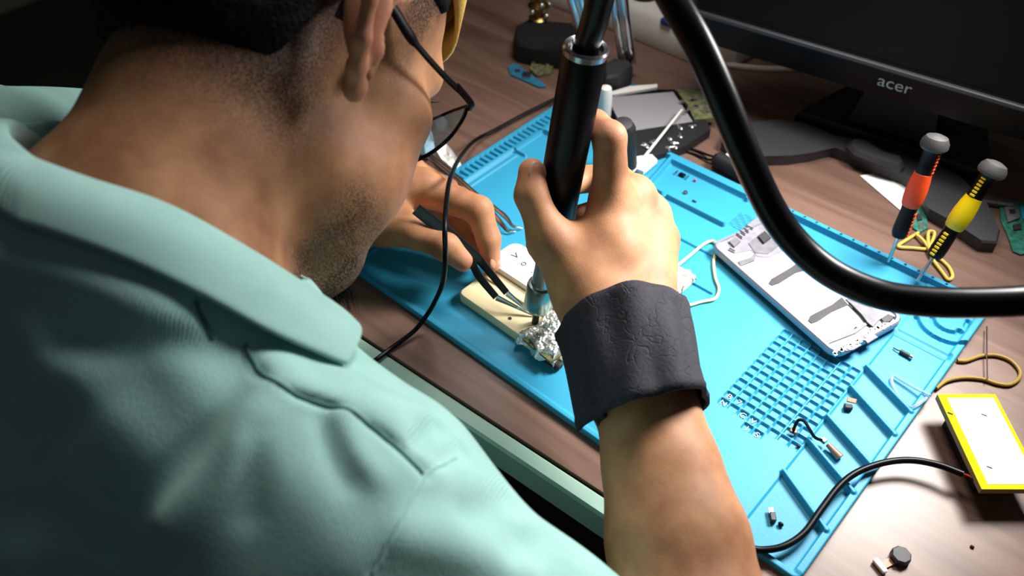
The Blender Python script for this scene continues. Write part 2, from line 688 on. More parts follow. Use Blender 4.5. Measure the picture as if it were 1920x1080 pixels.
structure('floor', MB().box((.1, .2, -.76), (6, 6, .02)), M_['floor'])
structure('wall_back', MB().box((.1, 1.9, .7), (6, .05, 2.9)), M_['wall'])
structure('wall_left', MB().box((-2.4, .2, .7), (.05, 6, 2.9)), M_['wall'])

# desk: the front edge runs at a few degrees to the mat
ang = math.atan2(.0135, .208)
DX = np.array([math.cos(ang), math.sin(ang), 0])
DY = np.array([-math.sin(ang), math.cos(ang), 0])
DZ = np.array([0, 0, 1.0])
DA = np.array([DX, DY, DZ])
D0 = np.array([.119, -.0425, 0])
dk = thing('work_desk', 'brown wood grain work desk with pale mint front edge band', 'desk', D0 + DX * .3 - DZ * .75)
pt = lambda x, y, z: D0 + DX * x + DY * y + DZ * z
top = MB().box(pt(.45, .38 + .001, -.014), (1.9, .758, .028), DA)
o = top.build('tabletop', M_['wood'], dk, smooth=0)
# grain runs along the desk: give the tabletop its own axes
MB().box(pt(.45, -.0066, -.0145), (1.9, .0132, .028), DA, .002).build('edge_band', M_['edge'], dk, smooth=0)
for x in (-.46, 1.36):
    MB().box(pt(x, .38, -.389), (.03, .7, .722), DA).build('side_panel', M_['edge'], dk, smooth=0)
MB().box(pt(.45, .55, -.2), (1.79, .018, .34), DA).build('back_panel', M_['edge'], dk, smooth=0)

# ------------------------------------------------------------------ silicone repair mat (height field, millimetres)
def soft(d, w=.55):
    return np.clip(.5 - d / (2 * w), 0, 1)


def rect(X, Y, x0, x1, y0, y1, r=.6):
    qx = np.abs(X - (x0 + x1) / 2) - (x1 - x0) / 2 + r
    qy = np.abs(Y - (y0 + y1) / 2) - (y1 - y0) / 2 + r
    return np.hypot(np.maximum(qx, 0), np.maximum(qy, 0)) + np.minimum(np.maximum(qx, qy), 0) - r


def seg(X, Y, x0, y0, x1, y1, w):
    dx, dy = x1 - x0, y1 - y0
    t = np.clip(((X - x0) * dx + (Y - y0) * dy) / (dx * dx + dy * dy), 0, 1)
    return np.hypot(X - x0 - t * dx, Y - y0 - t * dy) - w


st = .6
nx, ny = int(450 / st) + 1, int(309 / st) + 1
gx = np.linspace(0, 450, nx)
gy = np.linspace(0, 309, ny)
X, Y = np.meshgrid(gx, gy, indexing='ij')
H = np.full(X.shape, 4.3)


def put(d, h, w=.55):
    global H
    a = soft(d, w)
    H = H * (1 - a) + h * a


put(rect(X, Y, 404, 470, -10, 232), 2.6)                       # parts column
put(rect(X, Y, 404, 470, 238, 303), 4.6)
put(rect(X, Y, 444.5, 470, -10, 320), 6.6)                     # rims
put(rect(X, Y, -10, 470, 303.6, 330), 9.0)
put(rect(X, Y, -10, 470, -10, 4.8), 5.8, 1.2)
put(rect(X, Y, -10, 20.5, -10, 303), 6.0)
for (xa, ya, xb, yb) in ((404, 183, 446, 164.6), (404, 157.6, 446, 138.4), (404, 122, 446, 104), (404, 95, 446, 77), (404, 61, 446, 40)):
    put(seg(X, Y, xa, ya + 2, xb, yb + 2, 1.7), 8.2)
put(rect(X, Y, 404, 446, 232, 238), 3.2, 1.5)
for k in range(36):                                            # ruler slots
    y = 38 + 6.85 * k
    put(rect(X, Y, 5, 16.8, y - 1.1, y + 1.1, 1.0), 2.6, .5)
put(rect(X, Y, 22, 24, 15, 214), 2.8)
put(rect(X, Y, 28, 29.6, 15, 211), 5.6, .9)
put(rect(X, Y, 24, 37, 213.5, 216.5), 7.2)
put(rect(X, Y, 19, 23.5, 216, 303), 7.0)
put(rect(X, Y, 19, 60, 256, 259.5), 9.0)
# far tray
put(rect(X, Y, 150, 400, 258, 303.6), 3.4)
put(rect(X, Y, 175, 237, 252.2, 255.6), 9.0)
put(rect(X, Y, 148, 171, 252.2, 255.6), 9.0)
put(seg(X, Y, 145.5, 303, 153, 254, 1.7), 9.0)
put(rect(X, Y, 144, 231, 299.2, 305), 9.0)
put(rect(X, Y, 231, 234, 297, 305), 8.0)
for k in range(9):                                             # fine ribs on the tray floor
    y = 259 + 2.6 * k
    put(seg(X, Y, 238, y, 262, y + 1.5, .5), 4.4, .4)
for k in range(16):                                            # driver holes in the far rim
    put(np.hypot(X - (262 + 11.6 * k), Y - 306.4) - .9, 5.0, .3)
# curved magnetic channels in the far corner
for (R, a0, a1) in ((25.5, 215, 318), (13.2, 205, 330)):
    th = np.degrees(np.arctan2(Y - 274.5, X - 430.5)) % 360
    mid, half = (a0 + a1) / 2, math.radians(a1 - a0) / 2
    rr = np.hypot(X - 430.5, Y - 274.5)
    da = np.radians(np.abs(th - mid))
    along = np.maximum(da - half, 0) * R
    put(np.hypot(rr - R, along) - 1.7, 1.0, .5)
put(np.hypot(X - 440.5, Y - 268) - 2.2, .9, .4)
put(seg(X, Y, 442.5, 276, 441.5, 283, 1.6), 1.0, .5)
# grooves in the work surface
put(rect(X, Y, 200, 254, 213.2, 215.0), 1.8, .5)
q = on(1295, 529, .0045) * 1000
q2 = on(1333, 550, .0045) * 1000
put(seg(X, Y, q[0] - 20, q[1], q2[0], q[1], .9), 1.8, .5)
# pocket grid
for i in range(8):
    for j in range(12):
        put(rect(X, Y, 338.4 + 8.15 * i, 345.2 + 8.15 * i, 84 + 8.1 * j, 90.4 + 8.1 * j, .8), 2.2, .32)
for i in (3, 4):
    put(rect(X, Y, 338.4 + 8.15 * i, 345.2 + 8.15 * i, 75.9, 82.3, .8), 2.2, .32)
# rounded outline
out = rect(X, Y, 0, 450, 0, 309, 6)
zs = H / 1000
edge_drop = np.clip((out + .8) / .8, 0, 1) ** 2 * .8
zs = zs - edge_drop / 1000
# pull the corner samples onto the rounded outline
cx = np.clip(X, 6, 444)
cy = np.clip(Y, 6, 303)
dx, dy = X - cx, Y - cy
dl = np.hypot(dx, dy)
sc = np.where(dl > 6, 6 / np.maximum(dl, 1e-6), 1)
X2, Y2 = cx + dx * sc, cy + dy * sc
V = np.stack([X2.ravel() / 1000, Y2.ravel() / 1000, zs.ravel()], 1)
ii = np.arange(nx * ny).reshape(nx, ny)
Q = np.stack([ii[:-1, :-1], ii[1:, :-1], ii[1:, 1:], ii[:-1, 1:]], -1).reshape(-1, 4)
ring = np.concatenate([ii[:, 0], ii[-1, 1:], ii[-2::-1, -1], ii[0, -2:0:-1]])
nb0 = len(V)
Vb = V[ring].copy()
Vb[:, 2] = .0004
V = np.concatenate([V, Vb])
n = len(ring)
rb = nb0 + np.arange(n)
side = np.stack([ring, rb, np.roll(rb, -1), np.roll(ring, -1)], 1)
mat_o = field_obj('repair_mat', M_['silicone'], None, V, np.concatenate([Q, side]))
mat_o.data.set_sharp_from_angle(angle=math.radians(60))
tag(mat_o, 'large blue silicone repair mat with parts trays and pocket grid on the desk', 'mat')


def text_mesh(name, body, loc, ax, size, m, parent, ext=.0002, kind=None):
    c = bpy.data.curves.new(name, 'FONT')
    c.body = body
    c.size = size
    c.extrude = ext
    c.align_x = 'CENTER'
    c.align_y = 'CENTER'
    to = bpy.data.objects.new(name, c)
    COL.objects.link(to)
    bpy.context.view_layer.update()
    me = bpy.data.meshes.new_from_object(to.evaluated_get(bpy.context.evaluated_depsgraph_get()))
    bpy.data.objects.remove(to)
    A = np.array(ax)
    v = np.zeros(len(me.vertices) * 3)
    me.vertices.foreach_get('co', v)
    v = v.reshape(-1, 3) @ A + np.array(loc)
    me.vertices.foreach_set('co', v.ravel())
    me.materials.clear()
    me.update()
    return link(name, me, m, parent)


for ch, i, j in (('N', 0, 0), ('B', 0, 1), ('7', 1, 1), ('C', 2, 0), ('V', 3, 0), ('1', 3, -1), ('S', 4, -1)):
    text_mesh('pocket_mark', ch, (.3418 + .00815 * i, .0872 + .0081 * j, .0024), np.eye(3), .0066, M_['silver'], mat_o, .0006)  # pale colour stands in for light caught on the raised silicone letters

# ------------------------------------------------------------------ the technician
HM = np.array([[0.9128406165208319, 0.15698354897771852, -0.3769325857235327],
               [0.22810187018852546, 0.5696026695035402, 0.7896343050494561],
               [0.3386614026522141, -0.8067892935858788, 0.4841482108908736]])
HT = np.array([0.09118590965244408, -0.05830470959825813, 0.25420532127448336])
HAX = HM.T                                                     # rows: head right, forward, up


def hp(x, y, z):
    """head coordinates in mm (right, forward, up; origin between the ears) -> world"""
    return HT + HM @ (np.array([x, y, z]) * .001)


def hl(P):
    return (P - HT) @ HM * 1000


def hell(c, r, rot=None, k=.012):
    ax = HAX if rot is None else np.array(rot) @ HAX
    return Ell(hp(*c), np.array(r) * .001, ax, k)


def hcone(a, b, ra, rb, k=.01):
    return Cone(hp(*a), hp(*b), ra * .001, rb * .001, k)


def rz(a):
    c, s_ = math.cos(math.radians(a)), math.sin(math.radians(a))
    return np.array([[c, s_, 0], [-s_, c, 0], [0, 0, 1]])


NK = hp(0, -45, -130)
GR = at(648, 1026, .385)
GL = np.array([-.05, -.215, .175])
SPN = unit((.02, .58, .81))
HIP = np.array([.115, -.50, -.235])
WRR = at(1168, 600, .548)
ELR = at(1350, 1484, .425)
# right hand
head_prims = [
    hell((0, 0, 48), (75, 97, 82), k=.01),
    hell((0, 46, -22), (58, 46, 76), k=.025),
    hell((0, 40, -66), (50, 44, 42), k=.02),
    hcone((0, -26, -35), (0, -34, -128), 57, 55, .03),
    hcone((40, 24, -58), (16, 70, -100), 12, 15, .035), hcone((-40, 24, -58), (-16, 70, -100), 12, 15, .035),
    hell((0, 72, -98), (22, 15, 15), k=.018),
    hell((44, 58, -10), (20, 24, 18), k=.02), hell((-44, 58, -10), (20, 24, 18), k=.02),
    hell((38, 58, -48), (22, 26, 30), k=.02), hell((-38, 58, -48), (22, 26, 30), k=.02),
    hcone((-34, 80, 30), (34, 80, 30), 13, 13, .015),
    hcone((0, 92, 22), (0, 110, -18), 7, 10, .012), hell((0, 112, -22), (11, 11, 9), k=.008),
    hell((11, 100, -24), (8, 9, 7), k=.007), hell((-11, 100, -24), (8, 9, 7), k=.007),
    hcone((-18, 88, -56), (18, 88, -56), 6, 6, .008), hcone((-15, 88, -66), (15, 88, -66), 6.5, 6.5, .006),
]
torso = [
    Cone(NK + [0, -.005, -.012], GR + [-.02, -.01, -.01], .046, .036, .03),
    Cone(NK + [0, -.005, -.012], GL + [.02, -.01, -.01], .046, .036, .03),
    Cone(GL + [.02, 0, -.03], GR + [-.02, 0, -.03], .056, .056, .05),
    Ell((.122, -.285, .045), (.150, .105, .20), np.array([[1, 0, 0], np.cross(SPN, [1, 0, 0]), SPN]), .06),
    Ell((.118, -.40, -.11), (.150, .115, .17), np.array([[1, 0, 0], np.cross(SPN, [1, 0, 0]), SPN]), .06),
    Ell(HIP, (.165, .125, .11), None, .06),
    Cone(HIP + [.09, 0, -.02], HIP + [.12, .40, -.02], .085, .062, .04),
    Cone(HIP + [-.09, 0, -.02], HIP + [-.13, .40, -.02], .085, .062, .04),
    Cone(HIP + [.12, .40, -.02], HIP + [.13, .38, -.44], .058, .045, .03),
    Cone(HIP + [-.13, .40, -.02], HIP + [-.14, .38, -.44], .058, .045, .03),
]
fa = unit(ELR - WRR)
fx = RC[0] - (RC[0] @ fa) * fa
fx = unit(fx)
arm_r = [Cone(GR, GR + (ELR - GR) * .5, .048, .044, .03), Cone(GR + (ELR - GR) * .5, ELR, .044, .040, .02)]
gs = lambda sg, s_: 1.0 if sg > 0 else (1.0 - .75 * min(1, max(0, (s_ - .02) / .05)))
for sg in (1, -1):
    prof = [(.02, .0125, .018), (.065, .0125, .0188), (.10, .0135, .0225), (.14, .0145, .0280), (.19, .013, .0325), (.25, .008, .034)]
    for (s0, o0, r0_), (s1, o1, r1_) in zip(prof[:-1], prof[1:]):
        arm_r.append(Cone(WRR + fa * s0 + fx * sg * o0 * gs(sg, s0), WRR + fa * s1 + fx * sg * o1 * gs(sg, s1), r0_ * .98, r1_ * .98, .02))
arm_r.append(Cone(WRR + fa * .25, ELR, .040, .040, .02))
W1, W2 = WRR - fx * .0145, WRR + fx * .0145
arm_r += [Cone(W1, W1 + fa * .04, .0195, .021, .015), Cone(W2, W2 + fa * .04, .0165, .0185, .015)]
MC = [at(1146, 378, .564), at(1190, 365, .578), at(1222, 402, .586), at(1238, 452, .585)]
palm_r = [Cone(W1 + fx * .004, MC[0], .019, .0135, .016), Cone((W1 + W2) / 2, MC[1], .017, .0125, .014),
          Cone(W2, MC[2], .0165, .0118, .014), Cone(W2, MC[3], .0160, .0118, .014),
          Cone(W1, at(1092, 540, .553), .018, .0185, .016), Cone(at(1092, 540, .553), at(1032, 452, .553), .0185, .0128, .014),
          Cone(at(1045, 462, .56), at(1118, 440, .562), .010, .011, .016), Cone(at(1085, 500, .556), at(1150, 470, .556), .014, .014, .014)]


def chain(pts, rad, k=.008):
    g = [Cone(pts[i], pts[i + 1], rad[i], rad[i + 1], k) for i in range(len(pts) - 1)]
    return g


fing_r = [
    chain([MC[0], at(1143, 258, .545), at(1116, 232, .566), at(1084, 250, .574)], [.0125, .0105, .0090, .0072], .010),
    chain([MC[1], at(1152, 330, .612), at(1098, 336, .616), at(1066, 350, .602)], [.0118, .0105, .0092, .0075]),
    chain([MC[2], at(1188, 378, .624), at(1130, 392, .632), at(1088, 402, .616)], [.0112, .0098, .0086, .0072]),
    chain([MC[3], at(1206, 430, .618), at(1150, 440, .624), at(1112, 440, .614)], [.0105, .0088, .0076, .0064]),
    chain([at(1032, 452, .553), at(996, 366, .550), at(997, 322, .550)], [.0126, .0106, .0088], .010),
]
# left hand
WL = on(672, 372, .062)
ELL_ = np.array([-.20, -.05, .04])
ML = [on(792, 352, .066), on(776, 345, .06), on(772, 325, .05), on(766, 312, .038)]
TL = [on(722, 418, .052), on(772, 432, .054), on(836, 462, .050), on(868, 488, .038)]
arm_l = [Cone(GL, ELL_, .050, .040, .03), Cone(ELL_, WL, .040, .027, .02),
         Cone(WL, ML[0], .021, .0135, .015), Cone(WL, ML[1], .021, .0125, .014), Cone(WL, ML[2], .019, .0115, .014),
         Cone(WL, ML[3], .017, .0105, .014), Cone(WL, TL[0], .021, .0175, .014), Cone(TL[0], TL[1], .0175, .0125, .012)]
fing_l = [
    chain([ML[0], on(898, 394, .062), on(916, 448, .044), on(922, 494, .026)], [.0145, .0112, .0096, .0074], .010),
    chain([ML[1], on(868, 416, .040), on(892, 454, .028), on(898, 482, .021)], [.0122, .0098, .0084, .0066]),
    chain([ML[2], on(866, 372, .030), on(880, 398, .018), on(862, 408, .016)], [.0110, .0086, .0074, .0062]),
    chain([ML[3], on(842, 352, .022), on(856, 378, .014), on(842, 388, .013)], [.0100, .0078, .0066, .0056]),
    chain([TL[1], TL[2], TL[3]], [.0128, .0114, .0090], .010),
]
# ears: plate, rim, lobe
ears = []
ear_cuts = []


def et(s_, x, y, z):
    """tilt an ear point back about the lobe and swing the rim outwards"""
    y -= 5
    a, b = math.radians(9), math.radians(24)
    y, z = y * math.cos(a) - (z + 30) * math.sin(a), -30 + y * math.sin(a) + (z + 30) * math.cos(a)
    dx_, dy_ = x - 71, y - 8
    return (s_ * (71 + dx_ * math.cos(b) - dy_ * math.sin(b) * .9), 8 + dx_ * math.sin(b) * .3 + dy_ * math.cos(b), z)


for s_ in (1, -1):
    rim = [et(s_, *p) for p in ((70, 14, 12), (73, 15, 27), (78, 5, 37), (82, -12, 35), (84, -22, 22), (83, -24, 5), (80, -18, -12), (76, -10, -24), (73.5, -3, -31))]
    ears.append([hcone(rim[i], rim[i + 1], 3.4 if i < 6 else 4.4, 3.4 if i < 5 else 4.6, .006) for i in range(len(rim) - 1)]
                + [hell(et(s_, 75.0, -9, 5), (4.6, 13, 28), rz(-s_ * 42) @ np.array([[1, 0, 0], [0, math.cos(.3), math.sin(.3)], [0, -math.sin(.3), math.cos(.3)]]), k=.006),
                   hell(et(s_, 73.5, -2, -31), (4.4, 6.5, 8.5), rz(-s_ * 30), k=.006),
                   hcone((s_ * 66, 10, -14), (s_ * 67.5, 11, 0), 4, 3.4, .008)])
    ear_cuts.append(hell(et(s_, 82, 2, 6), (5, 9, 15), rz(-s_ * 42), k=.006))
cuts = ear_cuts + [hell((30, 97, 11), (13, 9, 8), k=.010), hell((-30, 97, 11), (13, 9, 8), k=.010),
                   hell((6, 108, -33), (3.5, 5, 4), k=.003), hell((-6, 108, -33), (3.5, 5, 4), k=.003),
                   hcone((-20, 97, -61), (20, 97, -61), 2.0, 2.0, .004)]
pos, quads = mesh_field(head_prims + torso + arm_r + palm_r + arm_l, fing_r + fing_l + ears, cuts, vox=.0017)
body = field_obj('person', M_['skin'], None, pos, quads)
tag(body, 'man in a mint polo bent over the mat, holding a hot air gun and tweezers', 'person')
L = hl(pos)
lx, ly, lz = np.abs(L[:, 0]), L[:, 1], L[:, 2]
sstep = lambda a, b, x: np.clip((x - a) / (b - a), 0, 1) ** 2 * (3 - 2 * np.clip((x - a) / (b - a), 0, 1))
inhead = (pos[:, 0] < .192) & (lx < 100) & (np.abs(ly) < 122) & (lz > -150) & (lz < 150)
beard = sstep(-52, -80, lz + .25 * (ly - 50)) * sstep(8, 40, ly) * .75 + sstep(-92, -104, lz) * sstep(55, 70, ly) * .5
side = sstep(34, 58, lz - .25 * (ly - 20) * (ly > 20)) * sstep(78, 55, ly) * .9
burn = sstep(12, 22, ly) * sstep(46, 36, ly) * sstep(-25, 5, lz) * .45
nape = sstep(20, -30, ly) * sstep(-105, -35, lz + .25 * (ly + 40)) * .98
temple = sstep(18, 36, lz) * sstep(60, 48, ly) * .5
stub = np.where(inhead, np.clip(beard + side + nape + burn + temple, 0, 1), 0)
earm = (lx > 73) & (ly < 20) & (ly > -40) & (lz < 42) & (lz > -42)
stub[earm] *= .0
mole = np.exp(-(np.linalg.norm(pos - at(436, 421, .40), axis=1) / .0016) ** 2) * 0
at_ = body.data.attributes.new('stubble', 'FLOAT', 'POINT')
at_.data.foreach_set('value', stub.astype(np.float32))
tips = [at(997, 318, .545), TL[3], on(922, 492, .028), at(1143, 250, .545)] + MC
bl = sum(np.exp(-(np.linalg.norm(pos - t, axis=1) / .011) ** 2) for t in tips) * .5 + np.where(earm, .45, 0)
at_ = body.data.attributes.new('blush', 'FLOAT', 'POINT')
at_.data.foreach_set('value', np.clip(bl, 0, .7).astype(np.float32))

# eyes
for s_ in (1, -1):
    e = MB().ball(hp(s_ * 31, 76, 12), .0122, HAX, 12).build('eyeball', M_['eye'], body)
    MB().ball(hp(s_ * 31, 82.3, 10), .0062, HAX, 8).build('iris', M_['iris'], e)
    b_ = MB()
    for k in range(12):
        a = k / 11
        p0 = np.array([s_ * (20 + 24 * a), 90 - 8 * a * a, 13 + 4 * math.sin(a * 3.1)])
        d = np.array([s_ * (a - .3) * 5, 8, 1 + 1.5 * a])
        b_.tube([hp(*p0), hp(*(p0 + d * .5)), hp(*(p0 + d + [0, 0, 1.5]))], [.0003, .00025, .0001], 4)
    b_.build('eyelashes', M_['hair'], body)
    b_ = MB()
    for k in range(50):
        a = rng.random()
        p0 = np.array([s_ * (14 + 34 * a), 94 - 14 * a * a + rng.random(), 27 + 6 * math.sin(a * 2.6) + 5 * (rng.random() - .5)])
        b_.tube([hp(*p0), hp(*(p0 + [s_ * 5, 1, 2]))], [.0004, .0001], 4)
    b_.build('eyebrow', M_['hair'], body)
# thumb nail and index nail
def nail(tip, base, out, w, l, name='fingernail'):
    x = unit(tip - base)
    z = unit(out - (out @ x) * x)
    y = np.cross(z, x)
    MB().ball(tip - x * .001 + z * w * .78, (l, w * .78, .0011), np.array([x, y, z]), 8).build(name, M_['nail'], body)


nail(at(997, 322, .550), at(996, 366, .550), unit(-RC[2] * .7 + RC[0] * .45), .0088, .0072, 'thumbnail')
nail(TL[3], TL[2], np.array([.2, -.3, 1.0]), .0082, .0065, 'thumbnail')
nail(on(922, 492, .028), on(918, 448, .046), np.array([.8, -.1, .5]), .0062, .0052)

# hair: a short crop shell over the cranium
hairf = [hell((0, 0, 48), (78.5, 100.5, 86), k=.01), hell((0, -38, -10), (62, 62, 52), k=.03)]


def hair_post(P, d):
    q = hl(P)
    x, y, z = np.abs(q[:, 0]), q[:, 1], q[:, 2]
    nap = -40 - z                                              # keep above the nape line at the back
    sid = np.where(y > -22, 48 + .10 * np.maximum(y, 0) - z, nap)   # above the ear at the side
    front = y - (52 + .42 * (z - 50))                          # hairline at the temple
    t = np.clip((y + 40) / 20, 0, 1)
    reg = np.maximum(nap * (1 - t) + (48 + .10 * np.maximum(y, 0) - z) * t, front) * .001
    n = .0010 * (np.sin(P[:, 0] * 1900 + 2 * np.sin(P[:, 1] * 700)) * np.sin(P[:, 1] * 2100) * np.sin(P[:, 2] * 1700))
    return np.maximum(np.maximum(d + n, reg), -(d + .006))


pos, quads = mesh_field(hairf, post=hair_post, vox=.0022)
field_obj('hair', M_['hair'], body, pos, quads)
# beard: short strands on chin and jaw
b_ = MB()
for k in range(900):
    a = rng.random()
    if k < 620:
        s_ = 1 if rng.random() < .7 else -1
        p0 = np.array([s_ * (3 + 40 * a), 84 - 48 * a * a - 4 * rng.random(), -108 + 28 * a * a + 18 * rng.random() * (1 - .4 * a)])
    else:
        p0 = np.array([(rng.random() - .5) * 40, 82 + 6 * rng.random(), -112 + 8 * rng.random()])
    c = np.array([0, 30, -60])
    dr = unit(p0 - c) + .5 * (rng.random(3) - .5)
    ln = 7 + 9 * rng.random()
    m1 = p0 + dr * ln * .5
    m2 = m1 + (dr + [0, 0, -.5]) * ln * .5 + 2 * (rng.random(3) - .5)
    b_.tube([hp(*(p0 - dr * 5)), hp(*m1), hp(*m2)], [.00028, .00022, .00008], 4)
o = b_.build('beard', M_['hair'], body)
# cap: soft mustard crown with a short brim
cp = MB()
rings = []
for i in range(9):
    v = i / 8
    rg = []
    for j in range(40):
        a = 2 * math.pi * j / 40
        fy = math.sin(a)
        zb = 92 + 4 * (-fy if fy < 0 else 0) - 12 * max(fy, 0) ** 2
        th = v * math.pi / 2
        rg.append(hp(math.cos(a) * 83 * math.cos(th * .97) * (1 + .04 * math.sin(v * 3.1)), -2 + fy * 106 * math.cos(th * .97) * (1 + .03 * math.sin(v * 3.1)), zb + (148 - zb) * math.sin(th)))
    rings.append(rg)
cp.loft(rings, cap=False)
cp.f.append(tuple(range(len(cp.v) - 40, len(cp.v))))
o = cp.build('cap', M_['cap'], body)
so = o.modifiers.new('cloth', 'SOLIDIFY')
so.thickness = .0022
br = MB()
r0, r1 = [], []
for j in range(17):
    a = math.radians(28 + 124 * j / 16)
    c_, s_ = math.cos(a), math.sin(a)
    zb = 92 - 12 * s_ * s_
    r0.append(hp(83 * c_, -2 + 106 * s_, zb))
    r1.append(hp(70 * c_, -2 + 106 * s_ + 14 * s_ ** 1.5, zb - 10 - 6 * s_))
br.loft([r0, r1], cap=False, closed=False)
o2 = br.build('brim', M_['cap'], o)
so = o2.modifiers.new('cloth', 'SOLIDIFY')
so.thickness = .003

# ---------------------------------------------------------------- polo shirt
NAX_ = unit(hp(0, -20, 0) - hp(0, -45, -130))
AX = np.array([[1, 0, 0], np.cross(SPN, [1, 0, 0]), SPN])
shirt = [
    Cone(NK + [0, -.012, -.012], GR + [-.01, 0, .004], .050, .047, .05),
    Cone(NK + [0, -.012, -.012], GL + [.01, 0, .004], .050, .047, .05),
    Cone(GL + [.02, 0, -.03], GR + [-.02, 0, -.03], .070, .068, .05),
    Cone(NK - NAX_ * .03, (.122, -.26, .09), .056, .10, .05),
    Ell((.122, -.288, .045), (.178, .128, .22), AX, .06),
    Ell((.118, -.40, -.11), (.172, .138, .19), AX, .06),
    Ell(HIP, (.182, .142, .125), None, .06),
    Cone(GR, GR + (ELR - GR) * .5, .064, .055, .03), Cone(GR + (ELR - GR) * .5, ELR, .055, .052, .02),
    Cone(at(672, 830, .425), at(755, 918, .408), .017, .020, .045),
    Cone(GL, GL + (ELL_ - GL) * .6, .062, .058, .03),
]


def field_val(prims, P):
    d = prims[0].d(P)
    for p in prims[1:]:
        d = smin(d, p.d(P), p.k)
    return d


def onshirt(px, py, d0=.25, extra=None):
    """point of the shirt surface seen at a pixel (sphere tracing the cloth's field)"""
    d = d0
    ray = at(px, py, 1.0) - CAM
    for _ in range(80):
        v = float(field_val(shirt, (CAM + ray * d)[None])[0])
        if abs(v) < 2e-4:
            break
        d += v * .8 / np.linalg.norm(ray)
        if d > .9:
            d = None
            break
    return None if d is None else CAM + ray * d


SEAMS = [  # pixels along the line, depth (+ groove / - ridge) in mm, half width in mm
    ([(460, 642), (480, 690), (505, 715), (560, 745), (640, 770), (690, 800), (740, 835), (798, 886)], 2.6, 2.6),
    ([(478, 640), (500, 685), (520, 705), (570, 730), (645, 752), (695, 782), (748, 815)], -1.8, 8.0),
    ([(368, 562), (385, 600), (405, 636)], 2.2, 2.6),
    ([(860, 852), (835, 866), (800, 890), (765, 950), (740, 1000), (700, 1076)], 1.0, 1.6),
    ([(475, 655), (400, 770), (330, 868), (270, 940), (215, 1015)], 4.0, 11.0),
    ([(520, 690), (455, 800), (385, 900), (330, 980)], -4.0, 11.0),
    ([(605, 785), (628, 850), (655, 900)], 2.0, 6.0),
    ([(640, 790), (668, 850), (700, 890)], -2.5, 7.0),
    ([(478, 815), (470, 890), (462, 960)], 1.8, 7.0),
    ([(0, 480), (120, 515), (260, 560), (370, 610), (450, 636)], -3.0, 9.0),
    ([(120, 640), (230, 650), (330, 640), (440, 645)], 2.5, 8.0),
    ([(250, 700), (160, 760), (60, 840)], 2.0, 12.0),
    ([(800, 930), (900, 960), (1000, 1020)], 2.5, 9.0),
    ([(760, 1010), (880, 1040), (980, 1075)], -2.5, 9.0),
    ([(650, 715), (700, 750), (735, 790)], -2.5, 9.0),
    ([(780, 830), (800, 812), (818, 800)], 2.5, 5.0),
    ([(700, 770), (740, 765), (775, 775)], -3.0, 9.0),
    ([(830, 860), (850, 850), (870, 845)], 2.0, 5.0),
    ([(880, 960), (920, 945), (960, 940)], 2.5, 7.0),
    ([(960, 1040), (1000, 1020), (1030, 1010)], 2.5, 7.0),
]
folds = []
for pts, a, w in SEAMS:
    P3 = [onshirt(*p) for p in pts]
    P3 = [p for p in P3 if p is not None]
    if len(P3) > 1:
        folds.append((spline(P3, 3), a * .001, w * .001))
NAX = unit(hp(0, -20, 0) - hp(0, -45, -130))


def shirt_post(P, d):
    near = np.abs(d) < .03
    if near.any():
        Q = P[near]
        dd = np.zeros(len(Q))
        for pl, a, w in folds:
            pl = np.array(pl)
            lo_, hi_ = pl.min(0) - 3 * w, pl.max(0) + 3 * w
            m = ((Q > lo_) & (Q < hi_)).all(1)
            if not m.any():
                continue
            R_ = Q[m]
            best = np.full(len(R_), 1.0)
            for i in range(len(pl) - 1):
                ba = pl[i + 1] - pl[i]
                t = np.clip(((R_ - pl[i]) @ ba) / (ba @ ba + 1e-12), 0, 1)
                q = R_ - pl[i] - t[:, None] * ba
                best = np.minimum(best, (q * q).sum(1))
            dd[m] += a * np.exp(-best / (w * w))
        # soft wandering creases of a worn knit
        u = Q @ np.array([31., 17., -12.])
        v = Q @ np.array([-14., 33., 21.])
        dd += .0016 * np.sin(u + 1.7 * np.sin(v * .7)) * np.sin(v * 1.1 + .8 * np.sin(u * .6))
        dd += .0011 * np.sin(u * 2.3 + 2 * np.sin(v)) * np.sin(v * 1.9 + 1.2)
        d = d.copy()
        d[near] = d[near] + dd
    al = (P - NK) @ NAX
    rad = np.linalg.norm(P - NK - al[:, None] * NAX, axis=1)
    d = np.maximum(d, np.minimum(al + .012, .088 - rad))       # neck opening
    d = np.maximum(d, (P - ELR) @ unit(ELR - GR) + .055)       # right sleeve hem
    hemz = -.30 - P[:, 2]
    return np.maximum(d, hemz)


pos, quads = mesh_field(shirt, post=shirt_post, vox=.0018)
sh = field_obj('polo_shirt', M_['knit'], body, pos, quads)

for k_, (px_, r_) in enumerate(((SEAMS[0][0], .0011), (SEAMS[2][0], .0010), (SEAMS[3][0], .0008))):
    P3 = [p for p in (onshirt(*q) for q in px_) if p is not None]
    sn = []
    for p in spline(P3, 5):
        dd_ = ((pos - p) ** 2).sum(1)
        nn = np.argsort(dd_)[:6]
        sn.append(pos[nn].mean(0))
    sm = [sn[0]] + [(sn[i - 1] + sn[i] * 2 + sn[i + 1]) / 4 for i in range(1, len(sn) - 1)] + [sn[-1]]
    MB().tube(sm, r_, 8).build('seam', M_['seam'] if k_ < 2 else M_['knit'], sh)

# collar: stand-and-fall band of ribbed knit around the neck, right side tip in front
TOPX = [(-150, 262), (-70, 262), (0, 280), (156, 338), (311, 389), (447, 463), (564, 537), (632, 584), (664, 615)]
BOTX = [(-150, 400), (-70, 395), (0, 416), (80, 439), (233, 494), (370, 558), (500, 628), (600, 672), (644, 690)]
skin_f = head_prims + torso


